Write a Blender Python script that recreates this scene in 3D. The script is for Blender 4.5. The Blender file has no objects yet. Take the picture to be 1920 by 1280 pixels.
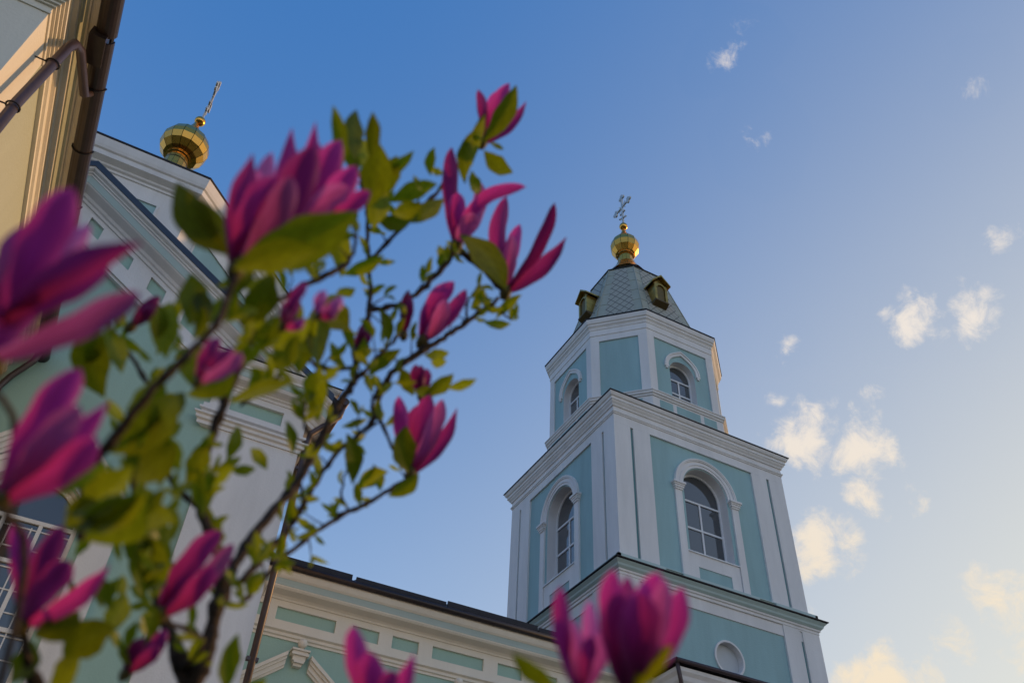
import bpy, bmesh, math, random
from mathutils import Vector, Matrix
rnd = random.Random(11)
C = bpy.context.scene
COL = C.collection
CZ = 1.5                                   # eye height above the ground (m)

# ------------------------------------------------------------------ camera
R = Matrix(((0.88047, -0.47205, 0.04380), (-0.34909, -0.58304, 0.73363), (-0.32072, -0.66125, -0.67813)))  # world -> camera
FPX = 1619.49                              # focal length in photo pixels (1920 wide)
RT = R.transposed()
cam = bpy.data.cameras.new('camera'); co = bpy.data.objects.new('camera', cam); COL.objects.link(co)
q = RT.to_quaternion().normalized()
co.matrix_world = Matrix.Translation((0, 0, CZ)) @ q.to_matrix().to_4x4()
cam.sensor_width = 36; cam.lens = FPX / 1920 * 36
cam.clip_start = 0.05; cam.clip_end = 5000
cam.dof.use_dof = True; cam.dof.focus_distance = 32; cam.dof.aperture_fstop = 5.6; cam.dof.aperture_blades = 9
C.camera = co

def ray(u, v): return RT @ Vector((u - 960, 640 - v, -FPX))
def at(u, v, d):                            # where a twig tip, flower or leaf stands: photo direction and distance
    return ray(u, v) * (d / FPX)

# ------------------------------------------------------------------ sun and sky
SUN_AZ, SUN_EL = 4.0, 9.0                   # azimuth from +X towards +Y, elevation
a_, e_ = math.radians(SUN_AZ), math.radians(SUN_EL)
SD = Vector((math.cos(a_) * math.cos(e_), math.sin(a_) * math.cos(e_), math.sin(e_)))
sl = bpy.data.lights.new('sun', 'SUN'); so = bpy.data.objects.new('sun', sl); COL.objects.link(so)
so.rotation_euler = (-SD).to_track_quat('-Z', 'Y').to_euler(); so.location = (60, 4, 40)
sl.energy = 2.45; sl.angle = math.radians(0.5); sl.color = (1.0, 0.55, 0.21)

W = bpy.data.worlds.new('World'); C.world = W; W.use_nodes = True
nt = W.node_tree; nt.nodes.clear()
def N(tree, t, **k):
    n = tree.nodes.new(t)
    for a, b in k.items(): setattr(n, a, b)
    return n
out = N(nt, 'ShaderNodeOutputWorld'); bg = N(nt, 'ShaderNodeBackground')
sky = N(nt, 'ShaderNodeTexSky', sky_type='NISHITA'); sky.sun_disc = False
sky.sun_elevation = e_; sky.sun_rotation = math.radians(90 - SUN_AZ)
sky.air_density = 1.0; sky.dust_density = 1.2; sky.ozone_density = 2.5; sky.altitude = 100
hsv = N(nt, 'ShaderNodeHueSaturation'); hsv.inputs['Saturation'].default_value = 1.1
nt.links.new(sky.outputs[0], hsv.inputs['Color'])
tc = N(nt, 'ShaderNodeTexCoord')
def mth(op, a, b=None, c=None):
    n = N(nt, 'ShaderNodeMath', operation=op)
    for i, x in enumerate((a, b, c)):
        if x is None: continue
        if isinstance(x, (int, float)): n.inputs[i].default_value = x
        else: nt.links.new(x, n.inputs[i])
    return n.outputs[0]
# cloud banks: direction, angular radius, strength
BANKS = [(1502, 812, 72, 1.0), (1545, 785, 40, .8), (1618, 835, 80, .95), (1660, 860, 50, .7), (1612, 930, 48, .9), (1700, 592, 66, .95), (1740, 570, 40, .7),
         (1822, 588, 58, .85), (1530, 1030, 70, 1.0), (1580, 1020, 40, .7), (1370, 95, 66, .46), (1430, 265, 70, .36),
         (1845, 140, 50, .44), (1892, 440, 44, .7), (1450, 748, 34, .75), (1482, 632, 40, .5), (1640, 765, 45, .5),
         (1655, 1285, 75, 1.0), (1590, 1290, 60, .9), (1740, 1290, 60, .8), (1880, 1120, 90, .62), (1820, 1190, 80, .58), (1730, 940, 40, .5), (1560, 1160, 50, .4),
         (1920, 1240, 60, .5), (1525, 890, 40, .5)]
noi = N(nt, 'ShaderNodeTexNoise'); noi.inputs['Scale'].default_value = 34; noi.inputs['Detail'].default_value = 10; noi.inputs['Roughness'].default_value = .66; noi.inputs['Distortion'].default_value = .35
nt.links.new(tc.outputs['Generated'], noi.inputs['Vector'])
warp = N(nt, 'ShaderNodeTexNoise'); warp.inputs['Scale'].default_value = 14; warp.inputs['Detail'].default_value = 3
nt.links.new(tc.outputs['Generated'], warp.inputs['Vector'])
wsub = N(nt, 'ShaderNodeVectorMath', operation='SUBTRACT'); wsub.inputs[1].default_value = (.5, .5, .5); nt.links.new(warp.outputs['Color'], wsub.inputs[0])
wsc = N(nt, 'ShaderNodeVectorMath', operation='SCALE'); wsc.inputs['Scale'].default_value = .07; nt.links.new(wsub.outputs[0], wsc.inputs[0])
wad = N(nt, 'ShaderNodeVectorMath', operation='ADD'); nt.links.new(tc.outputs['Generated'], wad.inputs[0]); nt.links.new(wsc.outputs[0], wad.inputs[1])
mask = 0.0
for u, v, r, s in BANKS:
    d = ray(u, v).normalized()
    vm = N(nt, 'ShaderNodeVectorMath', operation='DISTANCE'); vm.inputs[1].default_value = d; nt.links.new(wad.outputs[0], vm.inputs[0])
    mr = N(nt, 'ShaderNodeMapRange', interpolation_type='SMOOTHSTEP'); mr.inputs[1].default_value = 0; mr.inputs[2].default_value = r * 1.45 / FPX
    mr.inputs[3].default_value = s; mr.inputs[4].default_value = 0; nt.links.new(vm.outputs['Value'], mr.inputs[0])
    mask = mth('MAXIMUM', mask, mr.outputs[0])
dens = mth('ADD', mth('MULTIPLY', mask, 1.4), mth('MULTIPLY_ADD', noi.outputs['Fac'], 2.3, -1.68))
dens = mth('MULTIPLY', dens, mth('MINIMUM', mth('MULTIPLY', mask, 4.0), 1.0))
mr = N(nt, 'ShaderNodeMapRange', interpolation_type='SMOOTHSTEP'); mr.inputs[1].default_value = -.04; mr.inputs[2].default_value = .86
nt.links.new(dens, mr.inputs[0])
cl_fac = mth('MULTIPLY', mr.outputs[0], .80)
# clear-sky gradient: deep blue overhead, paler to the horizon, warm glow towards the sun
sx = N(nt, 'ShaderNodeSeparateXYZ'); nt.links.new(tc.outputs['Generated'], sx.inputs[0])
up = mth('MAXIMUM', sx.outputs['Z'], 0.0); inv = mth('SUBTRACT', 1.0, up)
def mixc(f, a, b):
    n = N(nt, 'ShaderNodeMix', data_type='RGBA'); nt.links.new(f, n.inputs[0])
    for i, x in ((6, a), (7, b)):
        if isinstance(x, tuple): n.inputs[i].default_value = (*x, 1)
        else: nt.links.new(x, n.inputs[i])
    return n.outputs[2]
hfac = mth('MINIMUM', mth('MULTIPLY', mth('MULTIPLY', inv, inv), 1.5), 1.0)
grad = mixc(hfac, (.44, 1.92, 5.3), (4.6, 6.5, 9.2))
lowr = N(nt, 'ShaderNodeMapRange', interpolation_type='SMOOTHSTEP'); lowr.inputs[1].default_value = .37; lowr.inputs[2].default_value = .0; nt.links.new(up, lowr.inputs[0])
sdd = N(nt, 'ShaderNodeVectorMath', operation='DOT_PRODUCT'); sdd.inputs[1].default_value = (.62, -.78, 0); nt.links.new(tc.outputs['Generated'], sdd.inputs[0])
lowd = mth('MINIMUM', mth('MAXIMUM', mth('MULTIPLY_ADD', sdd.outputs['Value'], 1.0, .18), 0.0), 1.0)
grad = mixc(mth('MULTIPLY', lowr.outputs[0], lowd), grad, (18.0, 16.2, 14.4))  # warm low band added out of frame to brighten the shaded walls
skyb = N(nt, 'ShaderNodeMix', data_type='RGBA'); skyb.inputs[0].default_value = .10
nt.links.new(grad, skyb.inputs[6]); nt.links.new(hsv.outputs[0], skyb.inputs[7])
dot = N(nt, 'ShaderNodeVectorMath', operation='DOT_PRODUCT'); dot.inputs[1].default_value = SD; nt.links.new(tc.outputs['Generated'], dot.inputs[0])
gl = mth('POWER', mth('MAXIMUM', dot.outputs['Value'], 0.0), 2.6)
gl = mth('MINIMUM', mth('MULTIPLY', gl, mth('MULTIPLY_ADD', inv, 1.05, .40)), .97)
glow = mixc(gl, skyb.outputs[2], (8.6, 8.25, 6.95))
cmix = N(nt, 'ShaderNodeMix', data_type='RGBA'); cmix.inputs[7].default_value = (9.4, 8.1, 6.9, 1)
czr = N(nt, 'ShaderNodeMapRange'); czr.inputs[1].default_value = .38; czr.inputs[2].default_value = .62; nt.links.new(up, czr.inputs[0])
nt.links.new(mixc(czr.outputs[0], (9.7, 8.0, 5.7), (9.7, 8.6, 7.4)), cmix.inputs[7])
nt.links.new(cl_fac, cmix.inputs[0]); nt.links.new(glow, cmix.inputs[6])
nt.links.new(cmix.outputs[2], bg.inputs[0]); bg.inputs[1].default_value = 0.1
nt.links.new(bg.outputs[0], out.inputs[0])
C.view_settings.view_transform = 'Standard'; C.view_settings.look = 'None'
C.view_settings.exposure = 0.0; C.view_settings.gamma = 1

# ------------------------------------------------------------------ materials
def mat(name, col, rough=.8, metal=0, bump=0, bscale=40, vary=0, vscale=1.5, spec=.3, streak=False):
    m = bpy.data.materials.new(name); m.use_nodes = True; t = m.node_tree
    b = t.nodes['Principled BSDF']; b.inputs['Base Color'].default_value = (*col, 1)
    b.inputs['Roughness'].default_value = rough; b.inputs['Metallic'].default_value = metal
    b.inputs['Specular IOR Level'].default_value = spec
    tcn = N(t, 'ShaderNodeTexCoord')
    if vary:
        n = N(t, 'ShaderNodeTexNoise'); n.inputs['Scale'].default_value = vscale; n.inputs['Detail'].default_value = 6; n.inputs['Roughness'].default_value = .65
        src = tcn.outputs['Object']
        if streak:
            mp = N(t, 'ShaderNodeMapping'); mp.inputs['Scale'].default_value = (1, 1, .16); t.links.new(src, mp.inputs[0]); src = mp.outputs[0]
        t.links.new(src, n.inputs['Vector'])
        r = N(t, 'ShaderNodeValToRGB'); r.color_ramp.elements[0].position = .3; r.color_ramp.elements[1].position = .7
        r.color_ramp.elements[0].color = (*[c * (1 - vary) for c in col], 1); r.color_ramp.elements[1].color = (*[min(1, c * (1 + vary * .6)) for c in col], 1)
        t.links.new(n.outputs['Fac'], r.inputs[0]); t.links.new(r.outputs[0], b.inputs['Base Color'])
    if bump:
        n = N(t, 'ShaderNodeTexNoise'); n.inputs['Scale'].default_value = bscale; n.inputs['Detail'].default_value = 4
        t.links.new(tcn.outputs['Object'], n.inputs['Vector'])
        bp = N(t, 'ShaderNodeBump'); bp.inputs['Strength'].default_value = bump; bp.inputs['Distance'].default_value = .02
        t.links.new(n.outputs['Fac'], bp.inputs['Height']); t.links.new(bp.outputs[0], b.inputs['Normal'])
    return m
WHITE = mat('white_stucco', (.73, .71, .70), .85, bump=.3, bscale=30, vary=.11, vscale=1.2, streak=True)
TEAL = mat('teal_stucco', (.315, .475, .485), .85, bump=.35, bscale=26, vary=.13, vscale=1.1, streak=True)
CREAM = mat('cream_stucco', (.74, .69, .59), .85, bump=.25, bscale=30, vary=.07, vscale=1.2, streak=True)
NTEAL = mat('sage_teal_stucco', (.33, .49, .42), .85, bump=.3, bscale=26, vary=.08, vscale=1.1, streak=True)
PGREEN = mat('pale_green_stucco', (.44, .46, .36), .85, bump=.3, bscale=26, vary=.07, vscale=1.1, streak=True)
SLOTSHADE = mat('teal_slot_shade', (.15, .28, .29), .85)  # wall teal darkened to paint the shade inside the pilaster slots
TTRIM = mat('pale_teal_trim', (.44, .55, .54), .8, bump=.15, vary=.06)
ROOF = mat('dark_sheet_roof', (.022, .02, .024), .45, metal=.3, vary=.3, vscale=6)
ROOFBLUE = mat('blue_grey_sheet_edge', (.055, .07, .095), .4, metal=.3, vary=.12, vscale=3)
DBROWN = mat('dark_brown_gutter_metal', (.028, .018, .018), .4, metal=.15, vary=.3, vscale=5, spec=.5)
BROWN = mat('brown_painted_metal', (.062, .040, .043), .38, metal=.15, vary=.25, vscale=5, spec=.5)
DARK = mat('dark_opening', (.012, .012, .012), .7)
SILVER = mat('silver_metal', (.58, .58, .56), .45, metal=.35, vary=.15, vscale=8)
FRAME = mat('white_window_frame', (.74, .74, .75), .5)
BRASS = mat('weathered_brass', (.46, .30, .07), .3, metal=.85, vary=.3, vscale=5)
CABLE = mat('grey_cable', (.22, .20, .18), .7)

def gold_mat():
    m = mat('gilded_sheet', (.90, .47, .12), .22, metal=1.0); t = m.node_tree; b = t.nodes['Principled BSDF']
    uv = N(t, 'ShaderNodeUVMap'); sp = N(t, 'ShaderNodeSeparateXYZ'); t.links.new(uv.outputs[0], sp.inputs[0])
    n = N(t, 'ShaderNodeTexNoise'); n.inputs['Scale'].default_value = 3; n.inputs['Detail'].default_value = 5
    tcn = N(t, 'ShaderNodeTexCoord'); t.links.new(tcn.outputs['Object'], n.inputs['Vector'])
    mrn = N(t, 'ShaderNodeMapRange'); mrn.inputs[3].default_value = .16; mrn.inputs[4].default_value = .38; t.links.new(n.outputs['Fac'], mrn.inputs[0]); t.links.new(mrn.outputs[0], b.inputs['Roughness'])
    def seam(o, w):
        fr = N(t, 'ShaderNodeMath', operation='FRACT'); t.links.new(o, fr.inputs[0])
        s1 = N(t, 'ShaderNodeMath', operation='SUBTRACT'); s1.inputs[1].default_value = .5; t.links.new(fr.outputs[0], s1.inputs[0])
        s2 = N(t, 'ShaderNodeMath', operation='ABSOLUTE'); t.links.new(s1.outputs[0], s2.inputs[0])
        s3 = N(t, 'ShaderNodeMath', operation='GREATER_THAN'); s3.inputs[1].default_value = .5 - w; t.links.new(s2.outputs[0], s3.inputs[0])
        return s3.outputs[0]
    mx = N(t, 'ShaderNodeMath', operation='MAXIMUM'); t.links.new(seam(sp.outputs[0], .035), mx.inputs[0]); t.links.new(seam(sp.outputs[1], .02), mx.inputs[1])
    cm = N(t, 'ShaderNodeMix', data_type='RGBA'); cm.inputs[6].default_value = (.80, .40, .075, 1); cm.inputs[7].default_value = (.12, .07, .015, 1)
    t.links.new(mx.outputs[0], cm.inputs[0]); t.links.new(cm.outputs[2], b.inputs['Base Color'])
    return m
GOLD = gold_mat()

def lattice_mat():                          # diamond shingle cladding, UV in metres
    m = mat('grey_green_roof_sheet_lattice', (.345, .36, .295), .6); t = m.node_tree; b = t.nodes['Principled BSDF']
    uv = N(t, 'ShaderNodeUVMap'); sp = N(t, 'ShaderNodeSeparateXYZ'); t.links.new(uv.outputs[0], sp.inputs[0])
    res = []
    for sg in (1, -1):
        a = N(t, 'ShaderNodeMath', operation='MULTIPLY'); a.inputs[1].default_value = 2.5 * sg; t.links.new(sp.outputs[0], a.inputs[0])
        c = N(t, 'ShaderNodeMath', operation='MULTIPLY_ADD'); c.inputs[1].default_value = 1.9; t.links.new(sp.outputs[1], c.inputs[0]); t.links.new(a.outputs[0], c.inputs[2])
        fr = N(t, 'ShaderNodeMath', operation='FRACT'); t.links.new(c.outputs[0], fr.inputs[0])
        g = N(t, 'ShaderNodeMath', operation='LESS_THAN'); g.inputs[1].default_value = .10; t.links.new(fr.outputs[0], g.inputs[0]); res.append(g.outputs[0])
    mx = N(t, 'ShaderNodeMath', operation='MAXIMUM'); t.links.new(res[0], mx.inputs[0]); t.links.new(res[1], mx.inputs[1])
    cm = N(t, 'ShaderNodeMix', data_type='RGBA'); cm.inputs[6].default_value = (.36, .355, .30, 1); cm.inputs[7].default_value = (.085, .085, .075, 1)
    t.links.new(mx.outputs[0], cm.inputs[0]); t.links.new(cm.outputs[2], b.inputs['Base Color'])
    return m
LATT = lattice_mat()
SHEET = mat('grey_green_roof_sheet', (.36, .375, .31), .6, vary=.12, vscale=2)

def glass_mat():
    m = bpy.data.materials.new('window_glass'); m.use_nodes = True; t = m.node_tree; b = t.nodes['Principled BSDF']
    b.inputs['Base Color'].default_value = (.05, .055, .06, 1); b.inputs['Roughness'].default_value = .04; b.inputs['Specular IOR Level'].default_value = 1.0
    b.inputs['Coat Weight'].default_value = .7; b.inputs['Coat Roughness'].default_value = .03
    n = N(t, 'ShaderNodeTexNoise'); n.inputs['Scale'].default_value = 1.3; tcn = N(t, 'ShaderNodeTexCoord'); t.links.new(tcn.outputs['Object'], n.inputs['Vector'])
    bp = N(t, 'ShaderNodeBump'); bp.inputs['Strength'].default_value = .12; t.links.new(n.outputs['Fac'], bp.inputs['Height']); t.links.new(bp.outputs[0], b.inputs['Normal'])
    return m
GLASS = glass_mat()

def organic(name, c0, c1, cedge, trans, tcol, rough=.45, vein=.0):
    """thin plant tissue: colour runs from base (v=0) to tip (v=1), with a paler rim and veins; translucent"""
    m = bpy.data.materials.new(name); m.use_nodes = True; t = m.node_tree; b = t.nodes['Principled BSDF']
    b.inputs['Roughness'].default_value = rough; b.inputs['Specular IOR Level'].default_value = .3
    uv = N(t, 'ShaderNodeUVMap'); sp = N(t, 'ShaderNodeSeparateXYZ'); t.links.new(uv.outputs[0], sp.inputs[0])
    r = N(t, 'ShaderNodeValToRGB'); r.color_ramp.elements[0].color = (*c0, 1); r.color_ramp.elements[1].color = (*c1, 1); r.color_ramp.elements[0].position = .05; r.color_ramp.elements[1].position = .95
    t.links.new(sp.outputs[1], r.inputs[0])
    s1 = N(t, 'ShaderNodeMath', operation='SUBTRACT'); s1.inputs[1].default_value = .5; t.links.new(sp.outputs[0], s1.inputs[0])
    s2 = N(t, 'ShaderNodeMath', operation='ABSOLUTE'); t.links.new(s1.outputs[0], s2.inputs[0])
    mr_ = N(t, 'ShaderNodeMapRange', interpolation_type='SMOOTHSTEP'); mr_.inputs[1].default_value = .22; mr_.inputs[2].default_value = .5; mr_.inputs[4].default_value = .8; t.links.new(s2.outputs[0], mr_.inputs[0])
    cm = N(t, 'ShaderNodeMix', data_type='RGBA'); t.links.new(mr_.outputs[0], cm.inputs[0]); t.links.new(r.outputs[0], cm.inputs[6]); cm.inputs[7].default_value = (*cedge, 1)
    wv = N(t, 'ShaderNodeTexNoise'); wv.inputs['Scale'].default_value = 1; wv.inputs['Detail'].default_value = 5
    mp = N(t, 'ShaderNodeMapping'); mp.inputs['Scale'].default_value = (26, 3, 1) if 'petal' in name else (9, 9, 1)
    t.links.new(uv.outputs[0], mp.inputs[0]); t.links.new(mp.outputs[0], wv.inputs['Vector'])
    oi = N(t, 'ShaderNodeObjectInfo')
    hs = N(t, 'ShaderNodeHueSaturation'); t.links.new(cm.outputs[2], hs.inputs['Color'])
    v1 = N(t, 'ShaderNodeMapRange'); v1.inputs[1].default_value = .3; v1.inputs[2].default_value = .7; v1.inputs[3].default_value = .72; v1.inputs[4].default_value = 1.2; t.links.new(wv.outputs['Fac'], v1.inputs[0])
    v2 = N(t, 'ShaderNodeMapRange'); v2.inputs[3].default_value = .62; v2.inputs[4].default_value = 1.35; t.links.new(oi.outputs['Random'], v2.inputs[0])
    vv = N(t, 'ShaderNodeMath', operation='MULTIPLY'); t.links.new(v1.outputs[0], vv.inputs[0]); t.links.new(v2.outputs[0], vv.inputs[1]); t.links.new(vv.outputs[0], hs.inputs['Value'])
    base = hs.outputs[0]
    if 'leaf' in name:
        rb = N(t, 'ShaderNodeMapRange', interpolation_type='SMOOTHSTEP'); rb.inputs[1].default_value = .05; rb.inputs[2].default_value = .0; rb.inputs[4].default_value = .55; t.links.new(s2.outputs[0], rb.inputs[0])
        rm = N(t, 'ShaderNodeMix', data_type='RGBA'); t.links.new(rb.outputs[0], rm.inputs[0]); t.links.new(base, rm.inputs[6]); rm.inputs[7].default_value = (.22, .26, .05, 1); base = rm.outputs[2]
    t.links.new(base, b.inputs['Base Color'])
    tr = N(t, 'ShaderNodeBsdfTranslucent'); tm = N(t, 'ShaderNodeMix', data_type='RGBA', blend_type='MULTIPLY'); tm.inputs[0].default_value = 1
    t.links.new(vv.outputs[0], tm.inputs[6]); tm.inputs[7].default_value = (*tcol, 1); t.links.new(tm.outputs[2], tr.inputs[0])
    ms = N(t, 'ShaderNodeMixShader'); ms.inputs[0].default_value = trans
    t.links.new(b.outputs[0], ms.inputs[1]); t.links.new(tr.outputs[0], ms.inputs[2]); t.links.new(ms.outputs[0], t.nodes['Material Output'].inputs[0])
    return m
PETAL = organic('magenta_petal', (.10, .003, .12), (.30, .03, .33), (.48, .065, .35), .42, (.66, .045, .29), .4)
PETALIN = organic('pale_inner_petal', (.28, .03, .25), (.50, .16, .50), (.54, .15, .45), .42, (.68, .11, .40), .4)
BUD = organic('dark_purple_bud_petal', (.07, .004, .05), (.17, .010, .13), (.24, .018, .15), .25, (.42, .02, .15), .4)
LEAFM = organic('young_green_leaf', (.085, .115, .004), (.080, .118, .005), (.12, .14, .006), .44, (.30, .36, .006), .4)
BARK = mat('dark_magnolia_bark', (.045, .028, .020), .8, bump=.6, bscale=120, vary=.4, vscale=40)
SEPAL = mat('green_brown_sepal', (.10, .075, .02), .6, vary=.3, vscale=60)
GRASS = mat('lawn_grass', (.05, .08, .025), .9, bump=.6, bscale=8, vary=.4, vscale=.8)
PAVE = mat('grey_paving', (.34, .30, .25), .85, bump=.3, bscale=6, vary=.2, vscale=.7)

# ------------------------------------------------------------------ helpers
def tag(o, label=None, cat=None, group=None, kind=None):
    for k, v in (('label', label), ('category', cat), ('group', group), ('kind', kind)):
        if v: o[k] = v
    return o
def thing(name, loc, label, cat, group=None):
    o = bpy.data.objects.new(name, None); COL.objects.link(o); o.location = loc; o.empty_display_size = .3
    return tag(o, label, cat, group)
def root_loc(o):
    v = Vector((0, 0, 0))
    while o is not None: v += o.location; o = o.parent
    return v
class F:                                    # a wall face: U to the right seen from outside, N outward
    def __init__(s, ox, oy, U, Nn): s.o = (ox, oy); s.U = U; s.N = Nn
    def P(s, u, n, z): return Vector((s.o[0] + s.U[0] * u + s.N[0] * n, s.o[1] + s.U[1] * u + s.N[1] * n, z))
def south(x, y): return F(x, y, (1, 0), (0, -1))
def west(x, y): return F(x, y, (0, -1), (-1, 0))
def east(x, y): return F(x, y, (0, 1), (1, 0))
def north(x, y): return F(x, y, (-1, 0), (0, 1))

class MB:
    def __init__(s): s.bm = bmesh.new(); s.uv = s.bm.loops.layers.uv.new('UVMap')
    def face(s, pts, uvs=None):
        try: f = s.bm.faces.new([s.bm.verts.new(p) for p in pts])
        except ValueError: return
        if uvs:
            for l, w in zip(f.loops, uvs): l[s.uv].uv = w
        return f
    def hexa(s, a, b):                      # two matching loops -> closed solid
        n = len(a); s.face(a); s.face(list(reversed(b)))
        for i in range(n): s.face([a[i], b[i], b[(i + 1) % n], a[(i + 1) % n]])
        return s
    def box(s, f, u0, u1, n0, n1, z0, z1):
        return s.hexa([f.P(u0, n0, z0), f.P(u1, n0, z0), f.P(u1, n0, z1), f.P(u0, n0, z1)], [f.P(u0, n1, z0), f.P(u1, n1, z0), f.P(u1, n1, z1), f.P(u0, n1, z1)])
    def prism(s, f, poly, n0, n1):
        return s.hexa([f.P(u, n0, z) for u, z in poly], [f.P(u, n1, z) for u, z in poly])
    def extr(s, f, prof, u0, u1, m0=0, m1=0):   # closed (n,z) profile run along u, mitred
        return s.hexa([f.P(u0 - m0 * n, n, z) for n, z in prof], [f.P(u1 + m1 * n, n, z) for n, z in prof])
    def rake(s, f, prof, u0, u1, zf):
        return s.hexa([f.P(u0, n, zf(u0) - d) for n, d in prof], [f.P(u1, n, zf(u1) - d) for n, d in prof])
    def sweep(s, prof, foot, cap=False):
        rings = [[Vector((x, y, z)) for x, y in foot(o)] for o, z in prof]
        for a, b in zip(rings, rings[1:]):
            n = len(a)
            for i in range(n): s.face([a[i], a[(i + 1) % n], b[(i + 1) % n], b[i]])
        if cap: s.face(rings[-1]); s.face(list(reversed(rings[0])))
        return s
    def tube(s, pts, rad, seg=10, cap=True):
        pts = [Vector(p) for p in pts]; n = len(pts); rings = []
        up = None
        for i in range(n):
            t = (pts[min(i + 1, n - 1)] - pts[max(i - 1, 0)]).normalized()
            if up is None: up = t.orthogonal().normalized()
            up = (up - t * up.dot(t)).normalized(); sd = t.cross(up)
            r = rad[i] if isinstance(rad, (list, tuple)) else rad
            rings.append([s.bm.verts.new(pts[i] + (up * math.cos(2 * math.pi * k / seg) + sd * math.sin(2 * math.pi * k / seg)) * r) for k in range(seg)])
        for a, b in zip(rings, rings[1:]):
            for k in range(seg):
                f = s.bm.faces.new([a[k], a[(k + 1) % seg], b[(k + 1) % seg], b[k]]); f.smooth = True
        if cap: s.bm.faces.new(list(reversed(rings[0]))); s.bm.faces.new(rings[-1])
        return s
    def lathe(s, cx, cy, prof, seg=12, smooth=False, gores=None, rot=0.0):
        g = gores or seg; vl = [0.0]
        for (r0, z0), (r1, z1) in zip(prof, prof[1:]): vl.append(vl[-1] + math.hypot(r1 - r0, z1 - z0))
        for j in range(len(prof) - 1):
            for k in range(seg):
                q = []
                for (r, z), kk in ((prof[j], k), (prof[j], k + 1), (prof[j + 1], k + 1), (prof[j + 1], k)):
                    th = 2 * math.pi * kk / seg + rot; q.append(Vector((cx + r * math.cos(th), cy + r * math.sin(th), z)))
                f = s.face(q, [(k * g / seg, vl[j] * .55), ((k + 1) * g / seg, vl[j] * .55), ((k + 1) * g / seg, vl[j + 1] * .55), (k * g / seg, vl[j + 1] * .55)])
                if f: f.smooth = smooth
        return s
    def arch_wall(s, f, n, u0, u1, z0, z1, uc, hw, zs, zp, depth, seg=20):
        q = lambda a, b, c, d: s.face([f.P(a, n, c), f.P(b, n, c), f.P(b, n, d), f.P(a, n, d)])
        q(u0, uc - hw, z0, z1); q(uc + hw, u1, z0, z1); q(uc - hw, uc + hw, z0, zs)
        arc = [(uc + hw * math.cos(math.pi * k / seg), zp + hw * math.sin(math.pi * k / seg)) for k in range(seg + 1)]
        for (a, b), (c, d) in zip(arc, arc[1:]): s.face([f.P(a, n, b), f.P(a, n, z1), f.P(c, n, z1), f.P(c, n, d)])
        return s
    def reveal(s, f, n, uc, hw, zs, zp, depth, seg=20):
        loop = [(uc - hw, zs), (uc + hw, zs)] + [(uc + hw * math.cos(math.pi * k / seg), zp + hw * math.sin(math.pi * k / seg)) for k in range(seg + 1)]
        m = len(loop)
        for i in range(m):
            a, b = loop[i], loop[(i + 1) % m]
            if a == b: continue
            s.face([f.P(a[0], n, a[1]), f.P(b[0], n, b[1]), f.P(b[0], n - depth, b[1]), f.P(a[0], n - depth, a[1])])
        return s
    def arch_ring(s, f, uc, zp, r0, r1, n0, n1, a0=0, a1=180, seg=24):
        for k in range(seg):
            t0, t1 = [math.radians(a0 + (a1 - a0) * kk / seg) for kk in (k, k + 1)]
            poly = [(uc + r * math.cos(t), zp + r * math.sin(t)) for r, t in ((r0, t0), (r1, t0), (r1, t1), (r0, t1))]
            s.prism(f, poly, n0, n1)
        return s
    def build(s, name, m, parent=None, smooth=False, merge=True, label=None):
        if merge: bmesh.ops.remove_doubles(s.bm, verts=s.bm.verts, dist=1e-5)
        bmesh.ops.recalc_face_normals(s.bm, faces=s.bm.faces)
        org = root_loc(parent)
        for v in s.bm.verts: v.co = v.co + Vector((0, 0, CZ)) - org
        me = bpy.data.meshes.new(name); s.bm.to_mesh(me); s.bm.free()
        if smooth:
            for p in me.polygons: p.use_smooth = True
        me.materials.append(m)
        o = bpy.data.objects.new(name, me); COL.objects.link(o)
        if parent is not None: o.parent = parent
        if label: o['label'] = label
        return o

def square(cx, cy, h): return lambda o: [(cx - h - o, cy - h - o), (cx + h + o, cy - h - o), (cx + h + o, cy + h + o), (cx - h - o, cy + h + o)]
T8 = math.tan(math.pi / 8)
def octo(cx, cy, h, c):
    def fn(o):
        H, c2 = h + o, c + o * T8
        return [(cx - H, cy - c2), (cx - c2, cy - H), (cx + c2, cy - H), (cx + H, cy - c2), (cx + H, cy + c2), (cx + c2, cy + H), (cx - c2, cy + H), (cx - H, cy + c2)]
    return fn

def arched_window(f, n, uc, hw, zs, zp, parent, bars_v=(0,), bars_h=(), fw=.07, name='window'):
    """frame mesh with pane as its sub-part"""
    fr = MB()
    fr.box(f, uc - hw, uc - hw + fw, n, n + .06, zs, zp); fr.box(f, uc + hw - fw, uc + hw, n, n + .06, zs, zp)
    fr.box(f, uc - hw + fw, uc + hw - fw, n, n + .06, zs, zs + fw)
    fr.arch_ring(f, uc, zp, hw - fw, hw, n, n + .06)
    for z in bars_h: fr.box(f, uc - hw + fw, uc + hw - fw, n, n + .052, z - fw * .45, z + fw * .45)
    top = max(bars_h) if bars_h else zp
    for b in bars_v: fr.box(f, uc + b - fw * .42, uc + b + fw * .42, n, n + .046, zs + fw, top - fw * .45)
    o = fr.build(name, FRAME, parent)
    g = MB(); e = .004
    poly = [(uc - hw + e, zs + e), (uc + hw - e, zs + e)] + [(uc + (hw - e) * math.cos(math.pi * k / 24), zp + (hw - e) * math.sin(math.pi * k / 24)) for k in range(25)]
    g.prism(f, poly, n - .03, n + .012); g.build('pane', GLASS, o)
    return o

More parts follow.
